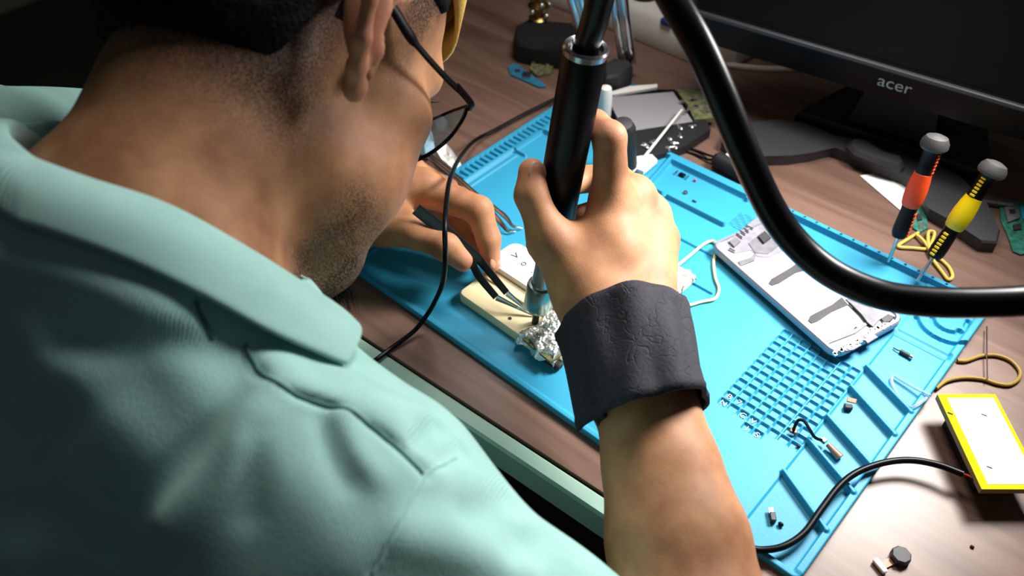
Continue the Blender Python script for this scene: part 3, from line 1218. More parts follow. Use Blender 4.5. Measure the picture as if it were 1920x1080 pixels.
def trace(prims, px, py, d0=.22):
    d = d0
    ray = at(px, py, 1.0) - CAM
    for _ in range(90):
        v = float(field_val(prims, (CAM + ray * d)[None])[0])
        if abs(v) < 2e-4 or d > 1:
            break
        d += v * .8 / np.linalg.norm(ray)
    return d


BD = [trace(shirt, *p) for p in BOTX]


def ringd(px, py, r):
    """depth at which the sight line through a pixel is r from the neck axis (nearest crossing, else closest approach)"""
    best = (9, .4)
    for d in np.arange(.28, .46, .0005):
        q = at(px, py, d) - NK
        a = np.linalg.norm(q - (q @ NAX) * NAX)
        if a <= r:
            return d
        best = min(best, (a, d))
    return best[1]


TOP = [(p[0], p[1], d) for p, d in zip(TOPX, (.364, .370, .371, .3615, .371, .390, .411, .424, .427))]
BOT = [(p[0], p[1], min(d - .004, .999)) for p, d in zip(BOTX, BD)]
tp = spline([at(*p) for p in TOP], 10)
bt = spline([at(*p) for p in BOT], 10)
n_ = len(tp)
mir = lambda p: None
# the left half mirrors the right half in the plane through the neck
mn = unit(np.array([.93, .16, -.05]))
cen0 = NK + np.array([.0, -.02, .02])
refl = lambda p: p - 2 * ((p - cen0) @ mn) * mn
tp = [np.array(p) for p in tp]
bt = [np.array(p) for p in bt]
keep = [i for i in range(n_) if (tp[i] - cen0) @ mn > -.004]
tp2 = [refl(tp[i]) for i in reversed(keep)] + [tp[i] for i in keep]
bt2 = [refl(bt[i]) for i in reversed(keep)] + [bt[i] for i in keep]
n_ = len(tp2)
NV = 14
cv, cf, cuv = [], [], []
acc = 0
for i in range(n_):
    if i:
        acc += np.linalg.norm(tp2[i] - tp2[i - 1])
    a, b = tp2[i], bt2[i]
    inn = unit(NK + NAX * ((a - NK) @ NAX) - a)                 # towards the neck axis
    stand = a - NAX * .030 + inn * .004
    out_ = unit(np.cross(unit(tp2[min(i + 1, n_ - 1)] - tp2[max(i - 1, 0)]), a - b))
    if out_ @ inn > 0:
        out_ = -out_
    tipf = max(0, 1 - (n_ - 1 - i) / 9) if i > n_ / 2 else max(0, 1 - i / 9)
    for k in range(NV):
        if k < 4:
            p = stand + (a + inn * .002 - stand) * (k / 4)
        else:
            t = (k - 4) / (NV - 5)
            p = a + (b - a) * t + out_ * (.0055 * math.sin(math.pi * min(1, t * 1.0)) + .002) + (inn * .0 if t else 0)
            if k == 4:
                p = a + out_ * .002 + NAX * .0012
        cv.append(p)
        cuv.append((acc * 4300 / 6.283, k / NV))
for i in range(n_ - 1):
    for k in range(NV - 1):
        q = i * NV + k
        cf.append((q, q + 1, q + NV + 1, q + NV))
me = bpy.data.meshes.new('collar')
me.from_pydata([tuple(p) for p in cv], [], cf)
uvl = me.uv_layers.new(name='uv')
for lp_ in me.loops:
    uvl.data[lp_.index].uv = cuv[lp_.vertex_index]
me.polygons.foreach_set('use_smooth', [True] * len(me.polygons))
co = link('collar', me, M_['rib'], sh)
sd = co.modifiers.new('cloth', 'SOLIDIFY')
sd.thickness = .0030
sd.offset = 0
ss = co.modifiers.new('soft', 'SUBSURF')
ss.levels = ss.render_levels = 2

# trousers
tr = [Ell(HIP, (.176, .136, .122), None, .06)] + [Cone(p.a, p.b, p.ra + .012, p.rb + .014, .04) for p in torso[7:11]]
pos, quads = mesh_field(tr, post=lambda P, d: np.maximum(d, P[:, 2] - (-.215)), vox=.0045)
field_obj('trousers', M_['trousers'], body, pos, quads)
for s_, b0 in ((1, HIP + np.array([.13, .38, -.44])), (-1, HIP + np.array([-.14, .38, -.44]))):
    MB().loft([[b0 + np.array([s_ * .0 + .045 * w_ * math.cos(a), .07 + l_ * .14 * math.sin(a), z_ - b0[2]]) for a in np.linspace(0, 2 * math.pi, 20, endpoint=False)]
               for z_, w_, l_ in ((-.749, .95, 1), (-.735, 1, 1.02), (-.70, .95, .9), (-.66, .8, .6))]).build('shoe', M_['matte'], body)

# wrist wrap
A1, A2 = at(1172, 584, .540), at(1226, 774, .504)
ax_ = unit(A2 - A1)
e1 = unit(RC[0] - (RC[0] @ ax_) * ax_)
e2 = np.cross(ax_, e1)
vs, fs = [], []
NU, NW = 90, 16
for i in range(NU + 1):
    u = i / NU
    th = math.radians(176 + 384 * u)
    grow = .0035 * u + (.010 * max(0, (u - .93) / .07) if u > .93 else 0)
    for j in range(NW + 1):
        v = j / NW
        wob = .0012 * math.sin(5 * th + 3 * v) + .0009 * math.sin(9 * th - 4 * v)
        ra = (.0335 - .0040 * v) + grow + wob
        rb_ = (.0275 + .002 * v) + grow * .7 + wob
        hem = .0012 * math.exp(-((v - .04) / .03) ** 2) + .0012 * math.exp(-((v - .95) / .03) ** 2)
        p = A1 + (A2 - A1) * v + e1 * (math.cos(th) * (ra + hem)) + e2 * (math.sin(th) * (rb_ + hem)) + ax_ * .0022 * math.sin(2 * th + 1) * (1 - 2 * v)
        vs.append(p)
for i in range(NU):
    for j in range(NW):
        q = i * (NW + 1) + j
        fs.append((q, q + 1, q + NW + 2, q + NW + 1))
wr = MB().add(vs, fs).build('wrist_wrap', M_['wrap'], body, smooth=60)
sd = wr.modifiers.new('cloth', 'SOLIDIFY')
sd.thickness = .0026
sd.offset = 1
body.data.update()

# ================================================================ tools and parts on the desk
UP = np.array([0, 0, 1.0])
# ---- hot air gun held upright in the right hand
T0 = on(1003, 605, .0135)
TT = at(1098, 95, .500)
HA = unit(TT - T0)
LG = np.linalg.norm(TT - T0)
gun = thing('hot_air_gun', 'black hot air gun held upright over the foil, thick hose looping to the right', 'hot air gun', T0)
MB().lathe(T0, HA, [(.0022, 0), (.0027, .0), (.0027, .019), (.0050, .020)]).build('nozzle_tip', M_['darksteel'], gun)
MB().lathe(T0, HA, [(.004, .0165), (.0098, .0175), (.0112, .021), (.0112, .040), (.0104, .0425), (.0085, .043)]).build('nozzle_barrel', M_['nickel'], gun)
MB().lathe(T0, HA, [(.0085, .0425), (.0082, .044), (.0078, .060), (.0088, .078)]).build('heater_tube', M_['steel'], gun)
MB().lathe(T0, HA, [(.008, .076), (.0155, .0765), (.0168, .080), (.0166, .088), (.0146, .100), (.0138, .115), (.0136, LG - .002), (.0128, LG - .0005)], 40).build('handle', M_['bakelite'], gun)
MB().lathe(T0, HA, [(.0088, LG - .004), (.0135, LG - .002), (.0140, LG + .0018), (.0130, LG + .0032), (.0106, LG + .0024), (.0098, LG - .003)], 40).build('end_collar', M_['ringmetal'], gun)
hp_ = [TT - HA * .012, TT + HA * .004, at(1114, 42, .484), at(1132, -22, .468), at(1168, -85, .452), at(1214, -80, .440), at(1262, 0, .432), at(1308, 80, .428), at(1345, 160, .430),
       at(1398, 290, .440), at(1446, 392, .452), at(1496, 460, .458), at(1560, 513, .456), at(1640, 549, .448), at(1720, 564, .440), at(1820, 568, .434), at(1930, 563, .432), at(2060, 545, .44), at(2250, 520, .47), at(2480, 560, .50)]
MB().tube(spline(hp_, 8), .0080, 20).build('hose', M_['rubber'], gun)

# ---- tweezers in the left hand
tw = thing('tweezers', 'dark steel pointed tweezers pinched in the left hand with tips on the foil', 'tweezers', on(1000, 600, .013))


def strip(mb, pts, wid, thick, side):
    rings = []
    for i, p in enumerate(pts):
        t = unit(pts[min(i + 1, len(pts) - 1)] - pts[max(i - 1, 0)])
        s_ = unit(np.array(side) - (np.array(side) @ t) * t)
        n_ = np.cross(t, s_)
        w_, h_ = wid[i] / 2, thick[i] / 2
        rings.append([p + s_ * w_ + n_ * h_ * .6, p + s_ * w_ * .7 + n_ * h_, p - s_ * w_ * .7 + n_ * h_, p - s_ * w_ + n_ * h_ * .6,
                      p - s_ * w_ - n_ * h_ * .6, p - s_ * w_ * .7 - n_ * h_, p + s_ * w_ * .7 - n_ * h_, p + s_ * w_ - n_ * h_ * .6])
    mb.loft(rings)


E0 = on(780, 392, .078)
for pts in ([E0, on(840, 437, .060), on(893, 482, .042), on(916, 508, .036), on(950, 549, .027)], [E0, on(836, 440, .058), on(880, 486, .040), on(898, 518, .034), on(930, 557, .026)]):
    mb = MB()
    sp = spline(pts, 4)
    n_ = len(sp)
    strip(mb, sp, [.0092 - .0040 * min(1, i / n_ * 1.6) + .0012 * math.sin(math.pi * i / n_) for i in range(n_)], [.0018] * n_, UP * .35 + RC[0] * .5 - RC[1] * .5)
    bl_ = mb.build('blade', M_['darksteel'], tw)
    mb = MB()
    tip = on(1001, 592, .0140) if pts[-1][0] > on(935, 552, .0265)[0] else on(986, 603, .0138)
    sp = spline([pts[-1] * 1.02 - pts[-2] * .02, pts[-1] * .66 + tip * .34, pts[-1] * .3 + tip * .7, tip], 4)
    n_ = len(sp)
    strip(mb, sp, [.0042 * (1 - i / n_) ** 1.1 + .0007 for i in range(n_)], [.0014] * n_, UP * .35 + RC[0] * .5 - RC[1] * .5)
    mb.build('tip', M_['steel'], bl_)

ct = thing('curved_tweezers', 'thin curved steel tweezers lying on the mat behind the left hand', 'tweezers', on(900, 372, .012))
for pts in ([(806, 291, .030), (850, 326, .022), (900, 370, .0145), (925, 388, .013), (948, 407, .011), (962, 424, .0085), (979, 428, .006)],
            [(802, 293, .029), (846, 330, .021), (896, 374, .0130), (920, 395, .012), (940, 419, .010), (953, 434, .0075), (966, 434, .006)]):
    mb = MB()
    sp = spline([on(*p) for p in pts], 4)
    n_ = len(sp)
    strip(mb, sp, [.0040 if i < n_ * .6 else .0040 * (1 - (i / n_ - .6) / .42) + .0006 for i in range(n_)], [.0013] * n_, UP * .4 + RC[0] * .6 - RC[1] * .3)
    mb.build('blade', M_['steel'], ct)

# ---- cream board holder under the nozzle
o0 = on(858, 556, .0075)
xa = unit(on(1040, 684, .0075) - o0)
xa[2] = 0
xa = unit(xa)
ya = np.cross(UP, xa)
z0 = .0045


def fx_(x, y, z=0):
    return o0 * [1, 1, 0] + xa * x * .001 + ya * y * .001 + UP * (z0 + z * .001)


def rrect(x0, x1, y0, y1, r, n=5, tilt=0):
    out_ = []
    for cx_, cy_, a0 in ((x1 - r, y0 + r, -90), (x1 - r, y1 - r, 0), (x0 + r, y1 - r, 90), (x0 + r, y0 + r, 180)):
        for k in range(n + 1):
            a = math.radians(a0 + 90 * k / n)
            out_.append(fx_(cx_ + r * math.cos(a), cy_ + r * math.sin(a)))
    return out_


hold = thing('board_holder', 'cream plastic board holder of two slabs lying on the mat under the nozzle', 'holder', fx_(40, 20))
MB().prism(rrect(0, 96, 0, 27, 5), UP, 0, .0085, .0015).build('lower_slab', M_['cream'], hold)
MB().prism(rrect(-5, 96, 37.5, 72, 9), UP, 0, .0150, .002).build('upper_slab', M_['white'], hold)
MB().prism(rrect(1, 96, 26.8, 36.6, 2), UP, 0, .0100).build('rail', M_['cream'], hold)
MB().lathe(on(956, 597, .0131), UP, [(.0015, -.003), (.0015, .0002)]).build('screw_hole', M_['ink'], hold)
for q_, ch in (((967, 480), 'V'), ((981, 494), 'o'), ((994, 508), '.')):
    text_mesh('engraved_mark', ch, on(*q_, z0 + .0150), np.array([xa * .2 + ya * .98, -xa * .98 + ya * .2, UP]), .0095, M_['ink'], hold, .0003)

# foil-wrapped board
fo = thing('foil_wrapped_board', 'phone board wrapped in crumpled shiny aluminium foil below the nozzle', 'circuit board', on(1030, 640, .012))
c0 = on(1034, 628, .0125)
MB().prism([c0 + xa * a * .001 + ya * b * .001 for a, b in ((-16, -19), (19, -22), (24, 16), (-12, 20))], UP, -.0000, .0022).build('board', M_['pcbolive'], fo)
mb = MB()
gn = 34
hs = np.zeros((gn, gn))
for k in range(60):
    ci, cj = rng.random(2) * gn
    an = rng.random() * math.pi
    ii_, jj_ = np.meshgrid(np.arange(gn), np.arange(gn), indexing='ij')
    dd_ = (ii_ - ci) * math.cos(an) + (jj_ - cj) * math.sin(an)
    ll_ = -(ii_ - ci) * math.sin(an) + (jj_ - cj) * math.cos(an)
    hs += (rng.random() - .4) * .0034 * np.maximum(0, 1 - np.abs(dd_) / 3.0) * np.maximum(0, 1 - np.abs(ll_) / 9)
vs, fs = [], []
for i in range(gn):
    for j in range(gn):
        a, b = i / (gn - 1) * 2 - 1, j / (gn - 1) * 2 - 1
        edge = max(abs(a), abs(b))
        vs.append(c0 + xa * (.0205 * a * (1 + .12 * math.sin(5 * b + 2 * a)) + .002) + ya * (.0215 * b * (1 + .12 * math.sin(6 * a + 1))) + UP * (.0036 + hs[i, j] + .0014 * rng.random() - (.0055 + .003 * rng.random()) * max(0, (edge - .8) / .2)))
for i in range(gn - 1):
    for j in range(gn - 1):
        q_ = i * gn + j
        fs.append((q_, q_ + gn, q_ + gn + 1, q_ + 1))
mb.add(vs, fs)
fl_ = mb.build('foil', M_['foil'], fo, smooth=20)
mb = MB()
for k in range(7):
    a, b = (rng.random() - .5) * .034, (rng.random() - .5) * .034
    s3 = .0012 + .003 * rng.random()
    mb.box(c0 + xa * a + ya * b + UP * (.0045 + .0015 * rng.random()), (s3 * 1.6, s3, .0016), frame(xa * math.cos(k) + ya * math.sin(k)))
mb.build('chips', M_['steel'], fo)
mb = MB()
mb.box(on(1050, 668, .010), (.012, .007, .007), np.array([xa, ya, UP]), .001)
mb.build('connector', M_['cream'], fo)
mb = MB()
mb.box(on(1036, 678, .0085), (.016, .006, .006), np.array([xa, ya, UP]), .001)
mb.build('edge_clip', M_['ink'], fo)

# ---- cream plug with its short looping wire
pl = thing('cream_plug', 'small cream plug block on the mat right of the wrist with a pale wire loop', 'plug', on(1278, 522, .006))
pa = frame(on(1300, 530, .006) - on(1262, 508, .006))
MB().box(on(1276, 524, .0085), (.017, .019, .008), pa, .001).build('housing', M_['cream'], pl)
mb = MB()
for q_ in ((1288, 512), (1282, 530), (1272, 540), (1268, 515)):
    mb.box(on(*q_, .0128), (.0075, .0045, .0020), frame(on(1284, 505, .0) - on(1262, 540, .0)), .0004)
mb.build('pads', M_['white'], pl)
mb = MB()
for k in range(5):
    mb.tube([on(1286 + 3 * k, 508 + 3.5 * k, .0125), on(1291 + 3 * k, 507 + 3.5 * k, .012), on(1293 + 3 * k, 511 + 3.5 * k, .009)], .0006, 6)
mb.build('pins', M_['steel'], pl)
MB().tube(spline([on(*p) for p in ((1264, 503, .011), (1290, 482, .0075), (1318, 459, .0065), (1336, 452, .0065), (1344, 462, .0065), (1338, 490, .006), (1341, 520, .006), (1348, 542, .006), (1340, 560, .006), (1315, 566, .006), (1285, 574, .006), (1271, 568, .007), (1272, 553, .008), (1275, 546, .009))], 8), .00125, 10).build('wire', M_['wirecream'], pl)

# ---- phone mid-frame
A_, B_, C_, D_ = on(1353, 452, .015), on(1425, 398, .015), on(1703, 597, .015), on(1576, 674, .015)
pc = (A_ + B_ + C_ + D_) / 4
lx_ = unit((D_ - A_) + (C_ - B_))
ly_ = np.cross(UP, lx_)
PL, PW = .1455, .0735


def prr(L_, W_, r, n=8):
    o_ = []
    for sx, sy, a0 in ((1, -1, -90), (1, 1, 0), (-1, 1, 90), (-1, -1, 180)):
        for k in range(n + 1):
            a = math.radians(a0 + 90 * k / n)
            o_.append(pc + lx_ * (sx * (L_ / 2 - r) + r * math.cos(a)) + ly_ * (sy * (W_ / 2 - r) + r * math.sin(a)))
    return o_


ph = thing('opened_phone', 'silver white metal phone frame with its insides exposed, resting on the mat trays', 'phone', pc - UP * .0075)
mb = MB()
lv = [(0, .0012, -.0072), (0, 0, -.0058), (0, 0, -.0016), (0, .0010, -.0002), (0, .0030, 0), (0, .0034, -.0012)]
rings = [[p + UP * z_ for p in prr(PL - 2 * i_, PW - 2 * i_, .0095 - min(i_, .003))] for _, i_, z_ in lv]
mb.loft(rings, cap=False)
mb.build('rim', M_['silver'], ph)
MB().prism(prr(PL - .0026, PW - .0026, .0085), UP, -.0072, -.0016).build('plate', M_['framewhite'], ph)
PZ = pc[2] - .0016


def ppoly(pts, h0=0.0, h1=.0006, r=0):
    return MB().prism([on(*p, PZ) for p in pts], UP, h0, h1, r)


ppoly([(1441, 532), (1446, 524), (1482, 503), (1500, 490), (1518, 505), (1492, 512), (1460, 532), (1448, 536)]).build('adhesive_strip', M_['adhesive'], ph)
ppoly([(1515, 602), (1519, 593), (1560, 572), (1578, 558), (1590, 572), (1560, 585), (1533, 603), (1522, 607)]).build('adhesive_strip', M_['adhesive'], ph)
ppoly([(1362, 452), (1424, 404), (1440, 412), (1470, 452), (1472, 470), (1440, 484), (1420, 482), (1408, 470), (1376, 476)], 0, .0005, .0004).build('upper_shield', M_['greyplate'], ph)
ppoly([(1402, 458), (1428, 436), (1452, 440), (1460, 462), (1440, 478), (1415, 476)], 0, .0010, .0006).build('sensor_plate', M_['greymetal'], ph)
ppoly([(1420, 447), (1433, 437), (1445, 449), (1431, 460)], 0, .0030, .0004).build('camera_cover', M_['darkgrey'], ph)
MB().lathe(on(1452, 444, PZ), UP, [(.0026, -.001), (.0026, .0008), (.0018, .0009)]).build('camera_hole', M_['bakelite'], ph)
ppoly([(1366, 456), (1378, 446), (1388, 455), (1376, 466)], 0, .0022, .0004).build('earpiece', M_['greymetal'], ph)
mb = MB()
for p_, q_ in (((1380, 440), (1392, 449)), ((1387, 435), (1398, 443)), ((1394, 430), (1404, 438)), ((1366, 468), (1378, 474)), ((1398, 425), (1412, 432))):
    a, b = on(*p_, PZ), on(*q_, PZ)
    mb.box((a + b) / 2 + UP * .001, (np.linalg.norm(b - a), .0016, .0022), frame(b - a), .0003)
mb.build('contact_springs', M_['steel'], ph)
ppoly([(1384, 492), (1408, 484), (1413, 478), (1418, 480), (1414, 490), (1388, 500)], 0, .0012).build('gasket', M_['greymetal'], ph)
ppoly([(1585, 562), (1606, 556), (1640, 582), (1650, 600), (1636, 616), (1616, 600), (1598, 576)], 0, .0011, .0005).build('shield', M_['greymetal'], ph)
MB().tube([on(1592, 568, PZ + .0015), on(1614, 590, PZ + .0015), on(1626, 606, PZ + .0014), on(1636, 614, PZ + .0012)], .0008, 8).build('antenna_wire', M_['bakelite'], ph)
ppoly([(1548, 640), (1600, 620), (1622, 606), (1626, 610), (1604, 626), (1552, 646)], 0, .0012).build('divider_rib', M_['greymetal'], ph)
ppoly([(1580, 650), (1602, 640), (1616, 648), (1600, 658), (1584, 660)], 0, .0011, .0004).build('shield', M_['greymetal'], ph)
ppoly([(1616, 635), (1636, 626), (1646, 634), (1626, 646)], 0, .0014, .0004).build('shield', M_['greymetal'], ph)
ppoly([(1650, 600), (1664, 591), (1676, 596), (1668, 606), (1656, 608)], 0, .0020, .0005).build('motor_pocket', M_['darkgrey'], ph)
MB().lathe(on(1606, 617, PZ), UP, [(.0017, -.001), (.0017, .0008), (.001, .0008)]).build('screw_hole', M_['bakelite'], ph)
MB().lathe(on(1682, 598, PZ), UP, [(.0024, -.001), (.0024, .0008), (.0016, .0008)]).build('jack_hole', M_['ink'], ph)
mb = MB()
for k in range(26):
    p_ = on(1560 + 110 * (k / 26) + 8 * rng.random(), 664 - 62 * (k / 26) + 10 * (rng.random() - .5), PZ)
    s3 = .0012 + .0018 * rng.random()
    mb.box(p_ + UP * .0008, (s3 * 1.4, s3, .0016), frame(lx_ * math.cos(k * 2.) + ly_ * math.sin(k * 2.)))
mb.build('solder_points', M_['steel'], ph)

# ---- small parts in the trays
def part_thing(name, label, cat, c, group=None):
    return thing(name, label, cat, c, group)


Zt = .0028
t = part_thing('vibration_motor', 'tiny dark vibration motor with silver end in the upper right tray of the mat', 'motor', on(1696, 663, Zt))
a, b = on(1688, 658, Zt + .0018), on(1706, 668, Zt + .0018)
MB().tube([a, b], .0017, 14).build('body', M_['darkgrey'], t)
MB().tube([b, b + unit(b - a) * .0022], .0019, 14).build('weight', M_['steel'], t)
MB().tube(spline([a, on(1682, 656, Zt + .0015), on(1675, 652, Zt + .001)], 4), .0005, 6).build('lead', M_['ink'], t)
t = part_thing('bent_flex_connector', 'small bent copper-grey flex piece leaning in the second tray', 'connector', on(1593, 757, Zt))
MB().box(on(1590, 764, Zt + .002), (.0055, .004, .004), frame(on(1600, 762, 0) - on(1582, 760, 0)), .0005).build('block', M_['matte'], t)
MB().box(on(1597, 751, Zt + .0042), (.0065, .0045, .0012), frame(on(1606, 752, 0) - on(1588, 746, 0) + UP * .001), .0004).build('flap', M_['brown'], t)
t = part_thing('camera_flex', 'small camera module on a curled black flex cable lying across two trays', 'flex cable', on(1530, 815, .006))
MB().tube(spline([on(*p) for p in ((1487, 812, .006), (1490, 800, .009), (1497, 788, .012), (1508, 790, .0125), (1518, 805, .0115), (1528, 820, .0095), (1542, 826, .0085))], 6), .0011, 8).build('flex', M_['bakelite'], t)
MB().box(on(1544, 826, .0078), (.004, .0035, .003), frame(on(1560, 838, 0) - on(1540, 822, 0)), .0004).build('connector', M_['steel'], t)
MB().tube([on(1552, 833, .007), on(1575, 858, .0052)], [.0018, .0030], 12).build('module', M_['brown'], t)
MB().box(on(1488, 808, .0062), (.0038, .005, .0025), frame(on(1492, 798, 0) - on(1486, 815, 0)), .0004).build('plug', M_['brown'], t)
t = part_thing('tiny_jack', 'tiny dark jack with two silver prongs in the lowest tray of the mat', 'connector', on(1449, 970, Zt))
jx = frame(on(1446, 955, 0) - on(1450, 982, 0))
MB().box(on(1449, 970, Zt + .002), (.0062, .0036, .004), jx, .0004).build('housing', M_['darkgrey'], t)
mb = MB()
for q_ in ((1443, 957), (1448, 956)):
    mb.box(on(*q_, Zt + .0028), (.0038, .0013, .0008), jx)
mb.build('prongs', M_['steel'], t)
MB().ball(on(1464, 983, Zt + .0014), (.0019, .0015, .0014), None, 8).build('button', M_['bakelite'], t)
t = part_thing('black_chip', 'small black chip with silver end caps in the far tray', 'chip', on(1279, 327, .0036))
cxx = frame(on(1290, 333, 0) - on(1268, 323, 0))
MB().box(on(1279, 328, .0048), (.0062, .0045, .0024), cxx, .0003).build('body', M_['bakelite'], t)
for q_ in ((1268, 324), (1289, 333)):
    MB().box(on(*q_, .0047), (.0012, .0046, .0026), cxx).build('end_cap', M_['steel'], t)
tag(MB().ball(on(1303, 338, .0048), .0014, None, 8).build('magenta_bead', M_['magenta']), 'tiny magenta bead beside the black chip in the far tray', 'bead')
tag(MB().lathe(on(1285, 362, .0036), UP, [(.0022, 0), (.0024, .0008), (.0018, .0018), (.0006, .002)], 16).build('silver_contact', M_['steel']), 'tiny round silver contact in the middle of the far tray', 'contact')
tag(MB().box(on(1302, 377, .0042), (.0042, .0018, .0012), cxx, .0003).build('dark_crumb', M_['darkgrey']), 'tiny flat dark chip lying nearest the inner wall of the far tray', 'chip')
t = part_thing('camera_module', 'grey camera module with white connector on the desk at the bottom right', 'camera module', on(1672, 1053, 0))
mx_ = frame(on(1690, 1045, 0) - on(1650, 1065, 0))
MB().prism([on(1686, 1047, 0) + (mx_[0] * math.cos(k * math.pi / 4 + .39) + mx_[1] * math.sin(k * math.pi / 4 + .39)) * .0062 for k in range(8)], UP, .0, .0055, .0008).build('lens_block', M_['darkgrey'], t)
MB().box(on(1664, 1056, .0012), (.007, .0045, .0008), mx_).build('flex', M_['brown'], t)
MB().box(on(1650, 1061, .0022), (.0035, .0098, .0032), mx_, .0005).build('connector', M_['white'], t)
for q_, lb_ in (((1823, 1025, .0), 'tiny dark crumb on the desk below the yellow-edged battery'), ((1513, 823, .0030), 'tiny dark crumb in the tray under the flex cable, the larger of two'), ((1497, 836, .0030), 'smallest dark crumb in the tray under the flex cable')):
    tag(MB().ball(on(q_[0], q_[1], q_[2] + .0008), (.0014, .0010, .0009), None, 6).build('crumb', M_['ink']), lb_, 'crumb')

# ---- yellow-edged battery raised on its carrier, cable and wires
bt_ = thing('phone_battery', 'flat white phone battery with bright yellow taped edges, cut by the picture edge', 'battery', on(1850, 830, 0))
b0, b1, b2 = on(1758, 739, .021), on(1866, 739, .021), on(1841, 917, .021)
bx, by = b1 - b0, b2 - b0
by = by * 1.0
bc = [b0, b1, b1 + by, b0 + by]
MB().prism([b0 * .85 + (bc[2]) * .15, b1 * .85 + bc[3] * .15, bc[2] * .85 + b0 * .15, bc[3] * .85 + b1 * .15], UP, -.0209, -.0052).build('carrier', M_['matte'], bt_)
MB().prism(bc, UP, -.0052, -.0006).build('pouch', M_['tan'], bt_)
MB().prism(bc, UP, -.0006, 0, 0).build('tape_border', M_['tape'], bt_)
ins = lambda u_, v_: b0 + bx * u_ + by * v_
MB().prism([ins(.13, .045), ins(.93, .045), ins(.93, .955), ins(.13, .955)], UP, 0, .0003).build('label', M_['paper'], bt_)
for u_, v_ in ((.06, .22), (.28, .79), (.62, .24)):
    MB().box(ins(u_, v_) + UP * .0003, (.0035, .0008, .0005), frame(bx + by * .3)).build('pen_mark', M_['ink'], bt_)
for m_, off in (('red', 0), ('bakelite', 1)):
    MB().tube(spline([on(1806 + 4 * off, 889 - 2 * off, .014), on(1818 + 3 * off, 893 + 3 * off, .016), on(1830, 905 + 2 * off, .0155), on(1846 + 3 * off, 921, .0165)], 5), .0007, 8).build('lead', M_[m_], bt_)
cb = MB().tube(spline([on(*p) for p in ((1405, 1028, .010), (1432, 1031, .0095), (1470, 1024, .0100), (1508, 999, .0100), (1540, 955, .0105), (1575, 910, .0115), (1610, 884, .012), (1660, 867, .012), (1710, 863, .012), (1760, 872, .013), (1806, 889, .014))], 8), .0023, 14).build('battery_cable', M_['bakelite'])
tag(cb, 'black cable running over the lower trays up to the yellow-edged battery', 'cable')

# ---- loops and bands
tag(MB().tube(spline([on(*p) for p in ((1745, 742, .0090), (1720, 730, .0065), (1690, 713, .0055), (1676, 705, .0055), (1672, 714, .0045), (1680, 735, .0045), (1692, 752, .0050), (1706, 764, .0075), (1722, 757, .0090), (1738, 746, .0090))], 8), .0013, 10, flat=None).build('clear_loop', M_['clear']), 'clear plastic loop lying over the right edge of the mat', 'loop')
tag(MB().tube(spline([on(*p) for p in ((1755, 728, .0025), (1775, 714, .0022), (1805, 708, .0020), (1840, 710, .0020), (1870, 719, .0020), (1893, 721, .0020), (1910, 710, .0020), (1912, 695, .0020), (1895, 676, .0020), (1868, 666, .0020), (1840, 667, .0020), (1812, 676, .0020), (1795, 676, .0020))], 8), .0014, 10).build('amber_band', M_['amber']), 'amber rubber band lying on the desk above the yellow-edged battery', 'rubber band')
tag(MB().tube([on(1850, 612, .004), on(1850, 660, .005), on(1851, 712, .0045)], .0005, 6).build('needle', M_['steel']), 'thin steel needle lying across the amber rubber band', 'needle')
yl = MB().tube(spline([on(*p) for p in ((1722, 436, .002), (1703, 448, .002), (1684, 462, .002), (1712, 465, .002), (1740, 466, .002), (1748, 452, .003), (1752, 436, .003), (1742, 434, .004), (1740, 446, .006), (1742, 462, .005), (1748, 484, .003), (1768, 512, .002), (1778, 524, .002), (1786, 518, .002), (1780, 502, .002), (1766, 488, .002), (1748, 474, .004), (1732, 452, .004), (1716, 438, .003))], 8), .0014, 8).build('yellow_band', M_['wireyellow'])
tag(yl, 'tangled pale yellow rubber band on the desk behind the screwdrivers', 'rubber band')

# ---- precision screwdrivers standing in the far rim of the mat
def driver(label, foot, top, colour, group='precision screwdrivers'):
    a = unit(top - foot)
    L_ = np.linalg.norm(top - foot)
    d_ = thing('screwdriver', label, 'screwdriver', foot, group)
    MB().tube([foot - a * .0018, foot + a * L_ * .26], .0015, 12).build('shaft', M_['steel'], d_)
    g = lambda s_: L_ * s_
    MB().lathe(foot, a, [(.002, g(.205)), (.0052, g(.21)), (.0064, g(.24)), (.0066, g(.30)), (.0060, g(.44)), (.0064, g(.475)), (.0060, g(.48))], 20).build('lower_grip', M_['bakelite'], d_)
    MB().lathe(foot, a, [(.0058, g(.465)), (.0072, g(.48)), (.0080, g(.53)), (.0083, g(.60)), (.0076, g(.68)), (.0066, g(.74)), (.0058, g(.745))], 20).build('band', M_[colour], d_)
    MB().lathe(foot, a, [(.0058, g(.72)), (.0064, g(.73)), (.0060, g(.80)), (.0062, g(.90)), (.0072, g(.925)), (.0050, g(.93))], 20).build('upper_grip', M_['bakelite'], d_)
    MB().lathe(foot, a, [(.0050, g(.92)), (.0092, g(.93)), (.0107, g(.95)), (.0104, g(.985)), (.0082, g(1.02)), (.0040, g(1.035)), (.0005, g(1.037))], 24).build('swivel_cap', M_['capgrey'], d_)
    side = unit(RC[0] - (RC[0] @ a) * a)
    tow = unit(-RC[2] - (-RC[2] @ a) * a)
    for s0, s1, ph_, n_ in ((.24, .42, .55, 7), (.76, .90, .55, 6)):
        mb = MB()
        for k in range(n_):
            s_ = s0 + (s1 - s0) * k / (n_ - 1)
            dr = unit(side * math.cos(ph_) * (1 if colour == 'orange' or s0 > .5 and False else -1) + tow * math.sin(ph_ + .3))
            mb.box(foot + a * g(s_) + dr * .0060, (.0040, .0020, g(s1 - s0) / n_ * .72), np.array([np.cross(a, dr), dr, a]), .0003)
        mb.build('grip_ribs', M_[colour], d_)
    return d_


